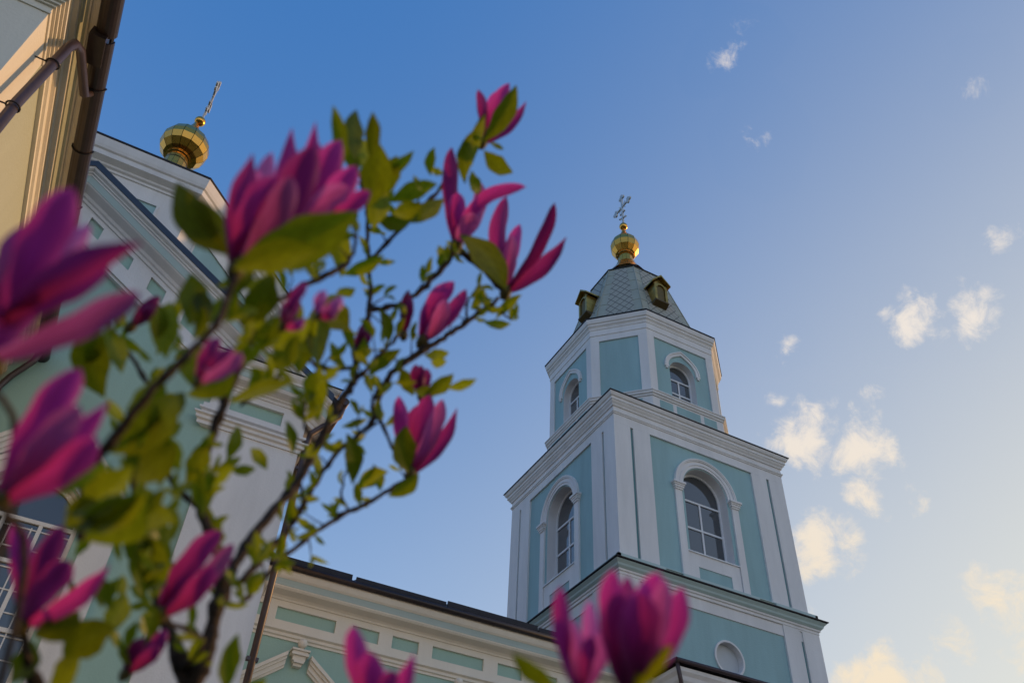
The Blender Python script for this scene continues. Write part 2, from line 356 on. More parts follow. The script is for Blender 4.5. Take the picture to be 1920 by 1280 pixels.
# ------------------------------------------------------------------ ground
g = MB(); g.face([Vector((x, y, -CZ)) for x, y in ((-400, -400), (600, -400), (600, 600), (-400, 600))]); tag(g.build('ground', GRASS), kind='structure')
g = MB(); g.face([Vector((x, y, -CZ + .02)) for x, y in ((-2.6, 2.2), (32, 2.2), (32, 17.5), (-2.6, 17.5))]); tag(g.build('pavement', PAVE), kind='structure')

AX, AY = 17.335, 23.365
FACES = (south, west, east, north)
def tface(fn, h):
    return {south: south(AX, AY - h), west: west(AX - h, AY), east: east(AX + h, AY), north: north(AX, AY + h)}[fn]

# ================================================================== bell tower
def pilaster(T, h, sx, sy, a, g0, g1, z0, z1, zg):
    """one corner pilaster turning the arris, a narrow slot on each face with its shade painted in"""
    p = MB()
    fa, ka = (tface(south, h), sx) if sy < 0 else (tface(north, h), -sx)
    fb, kb = (tface(west, h), -sy) if sx < 0 else (tface(east, h), sy)
    for f, k, e in ((fa, ka, h + .07), (fb, kb, h - .021)):
        poly = [(a, z0), (g0, z0), (g0, zg), (g1, zg), (g1, z0), (e, z0), (e, z1), (a, z1)]
        p.prism(f, [(k * u, z) for u, z in poly], -.02, .07)
    o = p.build('corner_pilaster', WHITE, T)
    for f, k in ((fa, ka), (fb, kb)): MB().box(f, min(k * g0, k * g1), max(k * g0, k * g1), -.01, .005, z0, zg).build('slot_shade', SLOTSHADE, o)  # thin strips on the slot floor, recess shade put into their colour
    return o

def build_tower():
    T = thing('bell_tower', (AX, AY, 0), 'tall teal and white bell tower with octagonal top, shingled spire roof and gilded onion dome', 'tower')
    # --- lower tier
    hl = 3.80
    b = MB()
    for fn in FACES:
        f = tface(fn, hl)
        if fn is not south: b.face([f.P(-hl, 0, -CZ), f.P(hl, 0, -CZ), f.P(hl, 0, 12.6), f.P(-hl, 0, 12.6)]); continue
        s_, zc, r_, n_ = .8, 10.85, .53, 40
        for a0, a1, c0, c1 in ((-hl, hl, -CZ, zc - s_), (-hl, hl, zc + s_, 12.6), (-hl, -s_, zc - s_, zc + s_), (s_, hl, zc - s_, zc + s_)): b.face([f.P(a0, 0, c0), f.P(a1, 0, c0), f.P(a1, 0, c1), f.P(a0, 0, c1)])
        ci = [(r_ * math.cos(2 * math.pi * k / n_), r_ * math.sin(2 * math.pi * k / n_)) for k in range(n_)]
        sq = [(x / max(abs(x), abs(y)) * s_, y / max(abs(x), abs(y)) * s_) for x, y in ci]
        for k in range(n_):
            j = (k + 1) % n_; b.face([f.P(x, 0, zc + y) for x, y in (ci[k], sq[k], sq[j], ci[j])])
    b.build('lower_wall', TEAL, T)
    for sx in (-1, 1):
        for sy in (-1, 1):
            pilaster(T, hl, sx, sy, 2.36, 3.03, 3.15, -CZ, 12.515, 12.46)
    b = MB(); b.sweep([(.0, 12.13), (.035, 12.14), (.035, 12.50), (.085, 12.52), (.085, 12.60), (.12, 12.62), (.13, 12.68), (0, 12.68)], square(AX, AY, hl)); b.build('lower_cornice', WHITE, T)
    b = MB(); b.sweep([(0, 12.68), (.14, 12.682), (.2, 12.74), (.22, 12.80), (.30, 12.88), (.31, 12.905), (0, 12.91)], square(AX, AY, hl)); b.build('cornice_cyma', TTRIM, T)
    b = MB(); b.sweep([(.0, 12.70), (.345, 12.912), (.35, 12.94), (.05, 13.02), (-.3, 13.02)], square(AX, AY, hl)); b.build('cornice_flashing', ROOF, T)
    b = MB(); b.sweep([(.13, 12.95), (.13, 13.16), (.17, 13.17), (.17, 13.20), (-.2, 13.24)], square(AX, AY, 3.72))
    for fn in FACES:
        f = tface(fn, 3.72)
        for s in (-1, 1): b.box(f, s * 3.03 - .86 if s > 0 else -3.93, 3.93 if s > 0 else s * 3.03 + .86, .1, .21, 12.96, 13.18)
        b.box(f, -1.5, 1.5, .1, .20, 12.96, 13.175)
    b.build('plinth', TTRIM, T)
    # oculus
    f = tface(south, hl)
    b = MB(); b.arch_ring(f, .0, 10.85, .50, .56, -.22, .045, 0, 360, 40); oc = b.build('oculus_window', WHITE, T)
    b = MB(); b.prism(f, [(.5 * math.cos(2 * math.pi * k / 40), 10.85 + .5 * math.sin(2 * math.pi * k / 40)) for k in range(40)], -.24, -.17); b.build('blind_panel', mat('grey_plaster_disc', (.50, .52, .53), .8, vary=.08), oc)
    # --- middle tier
    hm = 3.66; z0, z1 = 13.2, 18.66
    b = MB()
    for fn in FACES:
        f = tface(fn, hm)
        if fn in (south, west): b.arch_wall(f, 0, -hm, hm, z0, z1, 0, .92, 14.22, 16.75, .45)
        else: b.face([f.P(-hm, 0, z0), f.P(hm, 0, z0), f.P(hm, 0, z1), f.P(-hm, 0, z1)])
    b.build('middle_wall', TEAL, T)
    for sx in (-1, 1):
        for sy in (-1, 1):
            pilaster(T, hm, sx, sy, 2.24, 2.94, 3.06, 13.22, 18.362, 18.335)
    b = MB()
    b.sweep([(.0, 18.364), (.07, 18.364), (.07, 18.70), (.10, 18.71), (.10, 18.75), (.13, 18.77), (.13, 18.81), (.08, 18.83), (.08, 19.00), (.13, 19.02), (.14, 19.07), (.19, 19.13), (.22, 19.2), (.24, 19.2), (.24, 19.3), (.29, 19.33), (.33, 19.42), (.34, 19.46), (0, 19.46)], square(AX, AY, hm))
    b.build('middle_cornice', WHITE, T)
    b = MB(); b.sweep([(0, 19.3), (.365, 19.465), (.37, 19.50), (-.3, 19.95)], square(AX, AY, hm), True); b.build('skirt_roof', ROOF, T)
    for fn in (south, west):
        f = tface(fn, hm)
        s = MB()
        for k in (-1, 1):
            u = k * 1.20
            s.box(f, u - .14, u + .14, -.02, .07, 13.22, 16.45)
            for zz0, zz1, e in ((16.45, 16.52, .02), (16.52, 16.60, .05), (16.60, 16.66, .075), (16.66, 16.74, .11)): s.box(f, u - .14 - e, u + .14 + e, -.02, .085 + e, zz0, zz1)
        for r0, r1, e in ((.96, 1.06, .05), (1.06, 1.11, .075), (1.11, 1.22, .05), (1.22, 1.265, .085), (1.265, 1.315, .105)): s.arch_ring(f, 0, 16.745, r0, r1, -.02, e)
        s.build('window_surround', WHITE, T)
        s = MB(); s.reveal(f, 0, 0, .92, 14.22, 16.75, .5); s.build('window_reveal', WHITE, T)
        s = MB()
        s.box(f, -1.045, 1.045, -.02, .03, 13.74, 14.20); s.box(f, -1.045, -.66, -.02, .03, 13.22, 13.74); s.box(f, .66, 1.045, -.02, .03, 13.22, 13.74)
        s.box(f, -.66, .66, -.02, .03, 13.22, 13.26); s.build('apron_panel', WHITE, T)
        w = arched_window(f, -.42, 0, .915, 14.24, 16.75, T, (0,), (15.42, 16.48), .075)
        s = MB(); s.box(f, -1.06, 1.06, -.42, .075, 14.20, 14.24); s.build('sill', FRAME, w)
    # --- octagonal tier
    ho, hc = 3.19, 1.60
    fp = octo(AX, AY, ho, hc)
    b = MB(); b.sweep([(.12, 19.4), (.12, 20.66), (.16, 20.68), (.16, 20.74), (.21, 20.78), (.21, 20.86), (.24, 20.88), (.24, 20.93), (0, 20.96)], fp); b.build('parapet', WHITE, T)
    zt0, zt1 = 20.96, 24.6
    oface = []
    for k, fn in enumerate((south, west, east, north)): oface.append((tface(fn, ho), hc, fn))
    d = (ho + hc) / 2; leg = (ho - hc) / math.sqrt(2)
    s2 = 1 / math.sqrt(2)
    diag = [(F(AX - d, AY - d, (s2, -s2), (-s2, -s2)), leg, 'sw'), (F(AX + d, AY - d, (s2, s2), (s2, -s2)), leg, 'se'), (F(AX + d, AY + d, (-s2, s2), (s2, s2)), leg, 'ne'), (F(AX - d, AY + d, (-s2, -s2), (-s2, s2)), leg, 'nw')]
    wl = MB()
    for f, hw, fn in oface + diag:
        win = fn in (south, west)
        if win: wl.arch_wall(f, 0, -hw, hw, zt0, zt1, 0, .60, 20.98, 22.50, .4)
        else: wl.face([f.P(-hw, 0, zt0), f.P(hw, 0, zt0), f.P(hw, 0, zt1), f.P(-hw, 0, zt1)])
        pw = 1.285 if hw == hc else .80
        # white corner strips, mitred at the vertical arrises
        for s in (-1, 1):
            tr = MB(); tr.hexa([f.P(s * pw, -.01, zt0), f.P(s * hw, -.01, zt0), f.P(s * hw, -.01, 23.92), f.P(s * pw, -.01, 23.92)], [f.P(s * pw, .055, zt0), f.P(s * (hw + .055 * T8), .055, zt0), f.P(s * (hw + .055 * T8), .055, 23.92), f.P(s * pw, .055, 23.92)]); tr.build('corner_strip', WHITE, T)
        # small teal panels on the parapet
        if hw == hc:
            for a0, a1 in ((-1.32, -.72), (-.55, .55), (.72, 1.32)): MB().box(f, a0, a1, .1, .124, 20.24, 20.60).build('parapet_panel', TEAL, T)
        else: MB().box(f, -.8, .8, .1, .124, 20.24, 20.60).build('parapet_panel', TEAL, T)
    wl.build('upper_wall', TEAL, T)
    b = MB(); b.sweep([(0, 23.90), (.058, 23.90), (.058, 24.20), (.085, 24.215), (.085, 24.50), (.11, 24.52), (.12, 24.60), (.16, 24.66), (.19, 24.68), (.19, 24.76), (.24, 24.80), (.27, 24.92), (.28, 25.0), (0, 25.05)], fp); b.build('upper_cornice', WHITE, T)
    b = MB(); b.sweep([(.0, 24.95), (.305, 25.02), (.31, 25.06), (.0, 25.20), (-.5, 25.2)], fp); b.build('eave_sheet', ROOF, T)
    for f, hw, fn in oface[:2]:
        s = MB(); s.reveal(f, 0, 0, .60, 20.98, 22.50, .36); s.build('window_reveal', WHITE, T)
        w = arched_window(f, -.33, 0, .595, 21.0, 22.50, T, (0,), (21.62, 22.30), .07)
        # keel-shaped hood mould
        s = MB(); hood = []
        for k in range(25):
            th = math.radians(180 * k / 24); x = math.cos(th); zz = math.sin(th)
            peak = max(0, 1 - abs(x) / .55) ** 1.6 * .17
            hood.append((x, zz, peak))
        for (xa, za, pa), (xb, zb, pb) in zip(hood, hood[1:]):
            for r0, r1, e in ((.67, .79, .06), (.79, .845, .09)):
                s.prism(f, [(xa * r0, 22.66 + za * r0 + pa * r0), (xa * r1, 22.66 + za * r1 + pa * r1), (xb * r1, 22.66 + zb * r1 + pb * r1), (xb * r0, 22.66 + zb * r0 + pb * r0)], -.01, e)
        for k in (-1, 1):
            s.box(f, k * .755 - .10, k * .755 + .10, -.01, .08, 22.58, 22.66); s.box(f, k * .755 - .05, k * .755 + .05, -.01, .07, 22.49, 22.58)
        s.build('hood_mould', WHITE, T)
    # --- spire roof
    def sp(z): return 2.90 - (z - 25.12) * (2.90 - 1.56) / (30.0 - 25.12)
    def spc(z): return 1.35 - (z - 25.12) * (1.35 - .76) / (30.0 - 25.12)
    A_ = octo(AX, AY, sp(25.12), spc(25.12))(0); B_ = octo(AX, AY, sp(30), spc(30))(0)
    b = MB(); lt = MB()
    for i in range(8):
        j = (i + 1) % 8
        p0, p1, p2, p3 = Vector((*A_[i], 25.12)), Vector((*A_[j], 25.12)), Vector((*B_[j], 30)), Vector((*B_[i], 30))
        b.face([p0, p1, p2, p3])
        up = ((p2 + p3) - (p0 + p1)).normalized(); ur = (p1 - p0).normalized(); nn = ur.cross(up).normalized()
        L = ((p2 + p3) - (p0 + p1)).length / 2; wb = (p1 - p0).length / 2; wt = (p2 - p3).length / 2; mid = (p0 + p1) / 2
        ins = .36
        pts = [(-wb + ins, .03), (wb - ins, .03), (wt - ins * .8, L - .12), (-wt + ins * .8, L - .12)]
        lt.hexa([mid + ur * x + up * y for x, y in pts], [mid + ur * x + up * y + nn * .022 for x, y in pts])
        for fc in lt.bm.faces:
            for l in fc.loops:
                if l[lt.uv].uv.length == 0:
                    v = l.vert.co - mid; l[lt.uv].uv = (v.dot(ur), v.dot(up) + .001)
        # standing seams along hips and across the plain strips
        for pa, pb in ((p0, p3),): b.tube([pa + (pa - Vector((AX, AY, pa.z))).normalized() * .01, pb + (pb - Vector((AX, AY, pb.z))).normalized() * .01], .022, 6)
        for zf in (.18, .36, .54, .72, .88):
            w_ = wb + (wt - wb) * zf
            for s in (-1, 1):
                c = mid + up * L * zf + ur * s * (w_ - ins * .48)
                b.hexa([c + ur * -.17, c + ur * .15, c + ur * .15 + up * .02, c + ur * -.17 + up * .02], [c + ur * -.17 + nn * .012, c + ur * .15 + nn * .012, c + ur * .15 + up * .02 + nn * .012, c + ur * -.17 + up * .02 + nn * .012])
    rf = b.build('spire_roof', SHEET, T)
    lt.build('shingle_panel', LATT, T, merge=False)
    b = MB(); o8 = octo(AX, AY, 1.56, .76)
    b.sweep([(-.1, 29.93), (.05, 29.95), (.06, 30.0), (-.55, 30.08), (-.80, 30.7), (-.98, 31.45)], o8); b.build('roof_cap', SHEET, T)
    b = MB(); b.sweep([(.0, 29.94), (.07, 29.955), (.07, 29.99), (.0, 30.0)], o8); b.build('cap_edge', ROOF, T)
    # dormers
    for fn in (south, west):
        f = tface(fn, 0)
        z0d, hwd, nf = 26.95, .32, 2.70; uo = -.22 if fn is south else .24; f = F(f.o[0] + f.U[0] * uo, f.o[1] + f.U[1] * uo, f.U, f.N)
        b = MB()
        b.prism(f, [(-hwd, z0d), (hwd, z0d), (hwd, 28.0), (0, 28.38), (-hwd, 28.0)], 1.6, nf - .05)
        for k in (-1, 1): b.box(f, k * (hwd - .05) - .06, k * (hwd - .05) + .06, nf - .06, nf + .02, z0d, 27.95)
        b.arch_ring(f, 0, 27.72, .20, .27, nf - .06, nf + .03)
        dm = b.build('dormer', BRASS, T)
        b = MB()
        for k in (-1, 1): b.prism(f, [(0, 28.50), (k * (hwd + .15), 28.02), (k * (hwd + .15), 27.94), (0, 28.40)], 1.5, nf + .13)
        b.build('gable_roof', BRASS, dm)
        b = MB(); b.extr(f, [(1.9, z0d), (nf + .05, z0d), (nf + .05, z0d - .07), (nf - .10, z0d - .16), (2.2, z0d - .34)], -hwd - .03, hwd + .03); b.build('base_bracket', mat('tarnished_brass', (.13, .09, .04), .5, metal=.6), dm)
        b = MB(); b.prism(f, [(-.19, z0d + .08), (.19, z0d + .08)] + [(.19 * math.cos(math.pi * k / 12), 27.72 + .19 * math.sin(math.pi * k / 12)) for k in range(13)], nf - .055, nf - .03); b.build('opening', mat('dull_brass_panel', (.16, .11, .035), .45, metal=.6), dm)
    # neck, onion, ball, cross
    b = MB(); b.lathe(AX, AY, [(1.0, 31.0), (.62, 31.6), (.46, 31.95), (.46, 32.02), (.36, 32.05), (.36, 32.52), (.43, 32.54), (.43, 32.62), (.38, 32.66)], 12); nk = b.build('dome_neck', GOLD, T)
    onion = [(.36, 32.60), (.50, 32.68), (.68, 32.95), (.735, 33.26), (.665, 33.58), (.50, 33.84), (.30, 34.06), (.17, 34.32), (.10, 34.55), (.07, 34.74)]
    b = MB(); b.lathe(AX, AY, onion, 12, rot=.15); dome = b.build('onion_dome', GOLD, T)
    b = MB(); b.lathe(AX, AY, [(.001, 34.68)] + [(.215 * math.sin(math.pi * k / 12), 34.90 - .215 * math.cos(math.pi * k / 12)) for k in range(1, 12)] + [(.001, 35.12)], 20, True); b.build('ball', GOLD, T)
    cross(AX, AY, 35.1, 2.2, .60, T)
    # porch in front of the south face
    px0, px1, py = AX - 3.58, AX + 3.58, 17.4
    f = south(AX, py); fw_, fe_ = west(px0, (py + 19.56) / 2), east(px1, (py + 19.56) / 2)
    ln = (19.56 - py) / 2
    b = MB(); b.box(f, -3.58, 3.58, -(19.5 - py), 0, -CZ, 8.35); b.build('porch_wall', TEAL, T)
    prof = [(-.05, 7.7), (.03, 7.7), (.03, 8.05), (.07, 8.08), (.07, 8.35), (.12, 8.38), (.14, 8.5), (.25, 8.62), (.28, 8.72), (.36, 8.80), (.36, 8.9), (-.05, 8.9)]
    b = MB(); b.extr(f, prof, -3.58, 3.58, 1, 1); b.extr(fw_, prof, -ln, ln, 0, 1); b.extr(fe_, prof, -ln, ln, 1, 0); b.build('porch_cornice', WHITE, T)
    b = MB()
    ev = lambda u, n, z: f.P(u, n, z)
    E0, E1 = ev(-3.98, .40, 9.05), ev(3.98, .40, 9.05); B0, B1 = Vector((px0 - .40, 19.52, 9.05)), Vector((px1 + .40, 19.52, 9.05)); R0, R1 = Vector((AX - 2.3, 19.52, 9.9)), Vector((AX + 2.3, 19.52, 9.9))
    b.face([E0, E1, R1, R0]); b.face([E0, R0, B0]); b.face([E1, B1, R1])
    dz = Vector((0, 0, -.10)); b.face([E0, E1, E1 + dz, E0 + dz]); b.face([E0, B0, B0 + dz, E0 + dz]); b.face([E1, B1, B1 + dz, E1 + dz]); b.face([E0 + dz, E1 + dz, B1 + dz, B0 + dz])
    b.build('porch_roof', ROOF, T)
    b = MB(); b.tube([Vector((px0 - .45, 19.4, 9.0)), Vector((px0 - .45, py - .46, 9.0))], .06, 8); b.tube([Vector((px0 - .46, py - .46, 9.0)), Vector((px1 + .46, py - .46, 9.0))], .06, 8); b.build('porch_gutter', BROWN, T)
    b = MB(); b.tube([Vector((px0 - .40, py - .40, 8.98)), Vector((px0 - .2, py - .25, 8.5)), Vector((px0 - .1, py - .1, 8.1)), Vector((px0 - .1, py - .1, -CZ))], .055, 8); b.build('downpipe', BROWN, T)

def cross(cx, cy, z, h, bar, parent):
    """three-barred cross, bars along Y, trefoil ends"""
    f = west(cx, cy); b = MB(); w = .055; t = .035
    b.box(f, -w, w, -t, t, z, z + h)
    zb = z + h * .64; b.box(f, -bar, -w, -t, t, zb - w, zb + w); b.box(f, w, bar, -t, t, zb - w, zb + w)
    zt = z + h * .84
    zl = z + h * .22
    b.prism(f, [(-.30, zl + .14), (.30, zl - .14), (.30, zl - .06), (-.30, zl + .22)], -t * 1.05, t * 1.05)
    b.box(f, -.22, -w, -t, t, zl + .42, zl + .49); b.box(f, w, .22, -t, t, zl + .42, zl + .49)
    for u, zz, du, dz in ((-bar, zb, -1, 0), (bar, zb, 1, 0), (0, z + h, 0, 1)):
        for a, c in ((du * .10, dz * .10), (dz * .13 - du * .04, du * .13 - dz * .04), (-dz * .13 - du * .04, -du * .13 - dz * .04)):
            pts = [(u + a + .105 * math.cos(2 * math.pi * k / 10), zz + c + .105 * math.sin(2 * math.pi * k / 10)) for k in range(10)]
            b.prism(f, pts, -t * 1.1, t * 1.1)
    for k in (-1, 1):                        # rays in the corners of the crossing
        b.prism(f, [(0, zb), (k * .26, zb + .26), (k * .29, zb + .23)], -.012, .012); b.prism(f, [(0, zb), (k * .26, zb - .26), (k * .29, zb - .23)], -.012, .012)
    return b.build('cross', SILVER, parent)

# ================================================================== nave
def build_nave():
    x0, x1, yw = 2.3, AX - 3.72, 18.6
    Nv = thing('church_nave', ((x0 + x1) / 2, yw + 4, 0), 'low church nave with panelled cream frieze between transept and bell tower', 'church')
    f = south(0, yw)
    b = MB()
    b.box(f, x0, x1, -9.5, 0, -CZ, 9.0)
    b.build('wall', NTEAL, Nv)
    # frieze with recessed teal panels
    holes = [(2.5, 3.35), (3.62, 5.0), (5.40, 6.05), (6.38, 7.05), (7.40, 8.75), (9.13, 9.80), (10.15, 10.80), (11.17, 12.5)]
    b = MB(); z0, z1, p0, p1 = 7.99, 8.66, 8.18, 8.475
    b.box(f, x0, x1, -.02, .06, z0, p0); b.box(f, x0, x1, -.02, .06, p1, z1)
    u = x0
    for a, c in holes: b.box(f, u, a, -.02, .06, p0, p1); u = c
    b.box(f, u, x1, -.02, .06, p0, p1)
    b.build('frieze', CREAM, Nv)
    b = MB(); b.extr(f, [(-.02, 7.79), (.03, 7.79), (.03, 7.84), (.07, 7.86), (.07, 7.92), (.13, 7.95), (.13, 8.0), (.02, 8.03), (-.02, 8.03)], x0, x1); b.build('architrave_moulding', CREAM, Nv)
    b = MB(); b.extr(f, [(-.02, 8.62), (.09, 8.62), (.10, 8.66), (.15, 8.70), (.36, 8.74), (.40, 8.78), (.40, 8.81), (-.02, 8.81)], x0, x1); b.build('cornice', CREAM, Nv)
    b = MB(); b.extr(f, [(-.02, 8.81), (.41, 8.81), (.43, 8.86), (.47, 8.93), (-.02, 8.93)], x0, x1); b.build('cornice_band', TTRIM, Nv)
    b = MB(); b.extr(f, [(-.02, 8.93), (.48, 8.93), (.52, 8.97), (.56, 9.05), (.56, 9.12), (-.02, 9.12)], x0, x1); b.build('eave_board', CREAM, Nv)
    b = MB(); b.tube([f.P(x0, .61, 9.17), f.P(x1, .61, 9.17)], .075, 10)
    b.build('gutter', DBROWN, Nv)
    # roof: sheets lapping the eave in uneven lengths, two slopes and ridge
    b = MB(); xs = [(x0, 5.02, .0), (5.12, 7.4, -.015), (7.44, 9.9, .01), (9.94, x1, -.01)]
    for a, c, e in xs: b.hexa([f.P(a, .63, 9.30 + e), f.P(c, .63, 9.27 + e), f.P(c, -4.76, 11.1 + e), f.P(a, -4.76, 11.1 + e)], [f.P(a, .63, 9.23), f.P(c, .63, 9.23), f.P(c, -4.76, 11.0), f.P(a, -4.76, 11.0)])
    b.hexa([f.P(x0, -10.1, 9.3), f.P(x1, -10.1, 9.3), f.P(x1, -4.78, 11.1), f.P(x0, -4.78, 11.1)], [f.P(x0, -10.1, 9.2), f.P(x1, -10.1, 9.2), f.P(x1, -4.78, 11.0), f.P(x0, -4.78, 11.0)])
    for a, c, e in xs: b.box(f, a, c, .585, .625, 9.225, 9.375 + e * 1.5)
    b.build('roof', ROOF, Nv)
    # windows with broken pediments
    for uc in (4.31, 8.08, 11.84):
        p = MB()
        sl = .74
        for k in (-1, 1):
            for d0, d1, n in ((0, .09, .20), (.09, .16, .15), (.16, .27, .10), (.27, .33, .06)):
                u0, u1 = .26, 1.36
                p.prism(f, [(uc + k * u0, 7.52 - d0), (uc + k * u1, 7.52 - sl * (u1 - u0) - d0), (uc + k * u1, 7.52 - sl * (u1 - u0) - d1), (uc + k * u0, 7.52 - d1)], -.02, n)
            p.box(f, uc + k * 1.1 - .2, uc + k * 1.1 + .2, -.02, .12, 5.9, 6.45)
            p.box(f, uc + k * 1.05 - .13, uc + k * 1.05 + .13, -.02, .08, 3.0, 5.9)
        p.build('broken_pediment', CREAM, Nv)
        kb = MB()
        for hw_, za, zb, n in ((.20, 7.56, 7.60, .24), (.165, 7.52, 7.56, .20), (.19, 7.47, 7.52, .22), (.14, 7.36, 7.47, .16), (.11, 7.31, 7.36, .19), (.09, 7.25, 7.31, .13)): kb.box(f, uc - hw_, uc + hw_, -.02, n, za, zb)
        k_ = kb.build('keystone', CREAM, Nv)
        p = MB(); c = f.P(uc, .20, 7.72)
        p.lathe(c.x, c.y, [(.001, 7.60), (.05, 7.605), (.05, 7.63)] + [(.105 * math.sin(math.pi * k / 12), 7.72 - .105 * math.cos(math.pi * k / 12)) for k in range(2, 12)] + [(.001, 7.825)], 20, True); p.build('finial_ball', CREAM, k_)
        w = arched_window(f, .02, uc, .85, 3.2, 5.7, Nv, (-.28, .28), (4.4, 5.6), .07)

# ================================================================== transept with drum and dome
XT, YT = -3.04, 14.0
def build_transept():
    hw = 5.36
    T = thing('church_transept', (XT, YT + 9, 0), 'teal church transept with raking white pediment, tall drum and gilded dome behind the magnolia', 'church')
    f = south(0, YT); fe = east(XT + hw, YT + 9.36)
    slope = .635
    zt = lambda u: 14.22 - slope * abs(u - XT)           # roof top line at the eave plane
    b = MB()
    L_, R_ = XT - hw, XT + hw
    # gable wall with arched window opening right of the wing
    uc, whw, zs, zp = -1.42, .80, 4.0, 6.76
    b.arch_wall(f, 0, uc - 1.0, uc + 1.0, zs - .5, 7.9, uc, whw, zs, zp, .4)
    b.face([f.P(L_, 0, -CZ), f.P(R_, 0, -CZ), f.P(R_, 0, zs - .5), f.P(L_, 0, zs - .5)])
    b.face([f.P(L_, 0, zs - .5), f.P(uc - 1, 0, zs - .5), f.P(uc - 1, 0, 7.9), f.P(L_, 0, 7.9)]); b.face([f.P(uc + 1, 0, zs - .5), f.P(R_, 0, zs - .5), f.P(R_, 0, 7.9), f.P(uc + 1, 0, 7.9)])
    b.face([f.P(L_, 0, 7.9), f.P(R_, 0, 7.9), f.P(R_, 0, zt(R_) - .3), f.P(XT, 0, 14.22 - .3), f.P(L_, 0, zt(L_) - .3)])
    b.build('gable_wall', NTEAL, T)
    b = MB()
    b.face([fe.P(-9.36, 0, -CZ), fe.P(9.36, 0, -CZ), fe.P(9.36, 0, 10.7), fe.P(-9.36, 0, 10.7)]); b.build('side_wall', WHITE, T); b = MB()
    fwst = west(L_, YT + 9.36); b.face([fwst.P(-9.36, 0, -CZ), fwst.P(9.36, 0, -CZ), fwst.P(9.36, 0, 10.7), fwst.P(-9.36, 0, 10.7)])
    b.build('side_wall', WHITE, T)
    # corner pilasters (wide, white) on the front and turning the corner
    for k in (-1, 1):
        b = MB(); u0, u1 = (.86, R_ + .09) if k > 0 else (L_ - .09, 2 * XT - .86)
        b.box(f, u0, u1, -.3, .09, -CZ, 9.36)
        ff = fe if k > 0 else fwst
        b.box(ff, -9.36 if k > 0 else 8.0, -8.0 if k > 0 else 9.36, -.05, .09, -CZ, 9.36)
        b.build('corner_pilaster', WHITE, T)
    # entablature blocks over the pilasters
    def entab(u0, u1, m0, m1):
        e = MB(); pr = [(-.2, 9.30), (.12, 9.30), (.12, 9.37), (.17, 9.39), (.17, 9.45), (.22, 9.47), (.22, 9.50), (.10, 9.52), (.10, 9.60), (.16, 9.62), (.16, 9.66), (.10, 9.69), (-.2, 9.69)]
        e.extr(f, pr, u0, u1, m0, m1)
        if m1: e.extr(fe, pr, -9.36, -7.9, 1, 0)
        e.build('architrave', WHITE, T)
        e = MB(); a, c = (u0 + .36, u1 - .36)
        e.box(f, u0 - .1 * (m0 > 0), u1 + .1 * (m1 > 0), -.2, .10, 9.69, 9.78); e.box(f, u0, u1 + .1 * (m1 > 0), -.2, .10, 10.09, 10.22)
        e.box(f, u0, a, -.2, .10, 9.78, 10.09); e.box(f, c, u1 + .1 * (m1 > 0), -.2, .10, 9.78, 10.09)
        e.box(f, a, c, -.2, .02, 9.78, 10.09)
        fr = e.build('frieze', WHITE, T)
        e = MB(); e.box(f, a, c, .0, .026, 9.78, 10.09); e.build('teal_panel', NTEAL, fr)
        e = MB(); pr = [(-.2, 10.22), (.12, 10.22), (.13, 10.27), (.17, 10.29), (.17, 10.32), (.22, 10.34), (.33, 10.36), (.36, 10.40), (.36, 10.42), (-.2, 10.42)]
        e.extr(f, pr, u0, u1, m0, m1)
        if m1: e.extr(fe, pr, -9.36, -7.6, 1, 0)
        e.build('bed_moulding', WHITE, T)
        e = MB(); pr = [(-.2, 10.42), (.37, 10.42), (.39, 10.50), (.43, 10.56), (-.2, 10.56)]
        e.extr(f, pr, u0, u1, m0, m1)
        if m1: e.extr(fe, pr, -9.36, -7.6, 1, 0)
        e.build('cornice_band', TTRIM, T)
        e = MB(); pr = [(-.2, 10.56), (.45, 10.56), (.46, 10.60), (.52, 10.66), (.55, 10.72), (-.2, 10.75)]
        e.extr(f, pr, u0, u1, m0, m1)
        if m1: e.extr(fe, pr, -9.36, 9.36, 1, 0)
        e.build('cornice', WHITE, T)
        e = MB(); pr = [(-.2, 10.77), (.57, 10.725), (.57, 10.745), (-.2, 10.80)]
        e.extr(f, pr, u0, u1, m0, m1); e.build('flashing', ROOF, T)
    entab(.60, R_, 1, 1)
    entab(L_, 2 * XT - .60, 1, 1)
    # raking cornice
    for u0, u1 in ((XT, R_ + .40), (L_ - .40, XT)):
        b = MB(); b.rake(f, [(-.25, .03), (.60, .03), (.60, .19), (-.25, .19)], u0, u1, zt); b.build('roof_edge', ROOFBLUE, T)
        b = MB(); b.rake(f, [(-.25, .19), (.58, .19), (.56, .24), (.50, .27), (.49, .30), (.46, .31), (.45, .35), (-.25, .35)], u0, u1, zt); b.build('raking_cornice', WHITE, T)
        b = MB(); b.rake(f, [(-.25, .35), (.44, .35), (.40, .50), (-.25, .50)], u0, u1, zt); b.build('raking_band', TTRIM, T)
        b = MB(); b.rake(f, [(-.25, .50), (.39, .50), (.37, .53), (.20, .60), (.17, .66), (.13, .68), (.12, .74), (-.25, .74)], u0, u1, zt); b.build('raking_bed_moulding', WHITE, T)
    # raking frieze with recessed panels
    for k in (-1, 1):
        b = MB(); tps = []; lim = R_ - XT
        zz = lambda s, d: 14.22 - slope * s - d
        spans = [(.32, .62), (1.0, 1.36), (1.80, 2.16), (2.62, 2.98), (3.40, 3.76), (4.2, 4.5)]
        def quad(s0, s1, d0, d1, n0, n1, m): m.prism(f, [(XT + k * s0, zz(s0, d0)), (XT + k * s1, zz(s1, d0)), (XT + k * s1, zz(s1, d1)), (XT + k * s0, zz(s0, d1))], n0, n1)
        end = 3.55
        quad(0, 4.6, .74, .86, -.1, .08, b); quad(0, 4.0, 1.20, 1.46, -.1, .08, b)
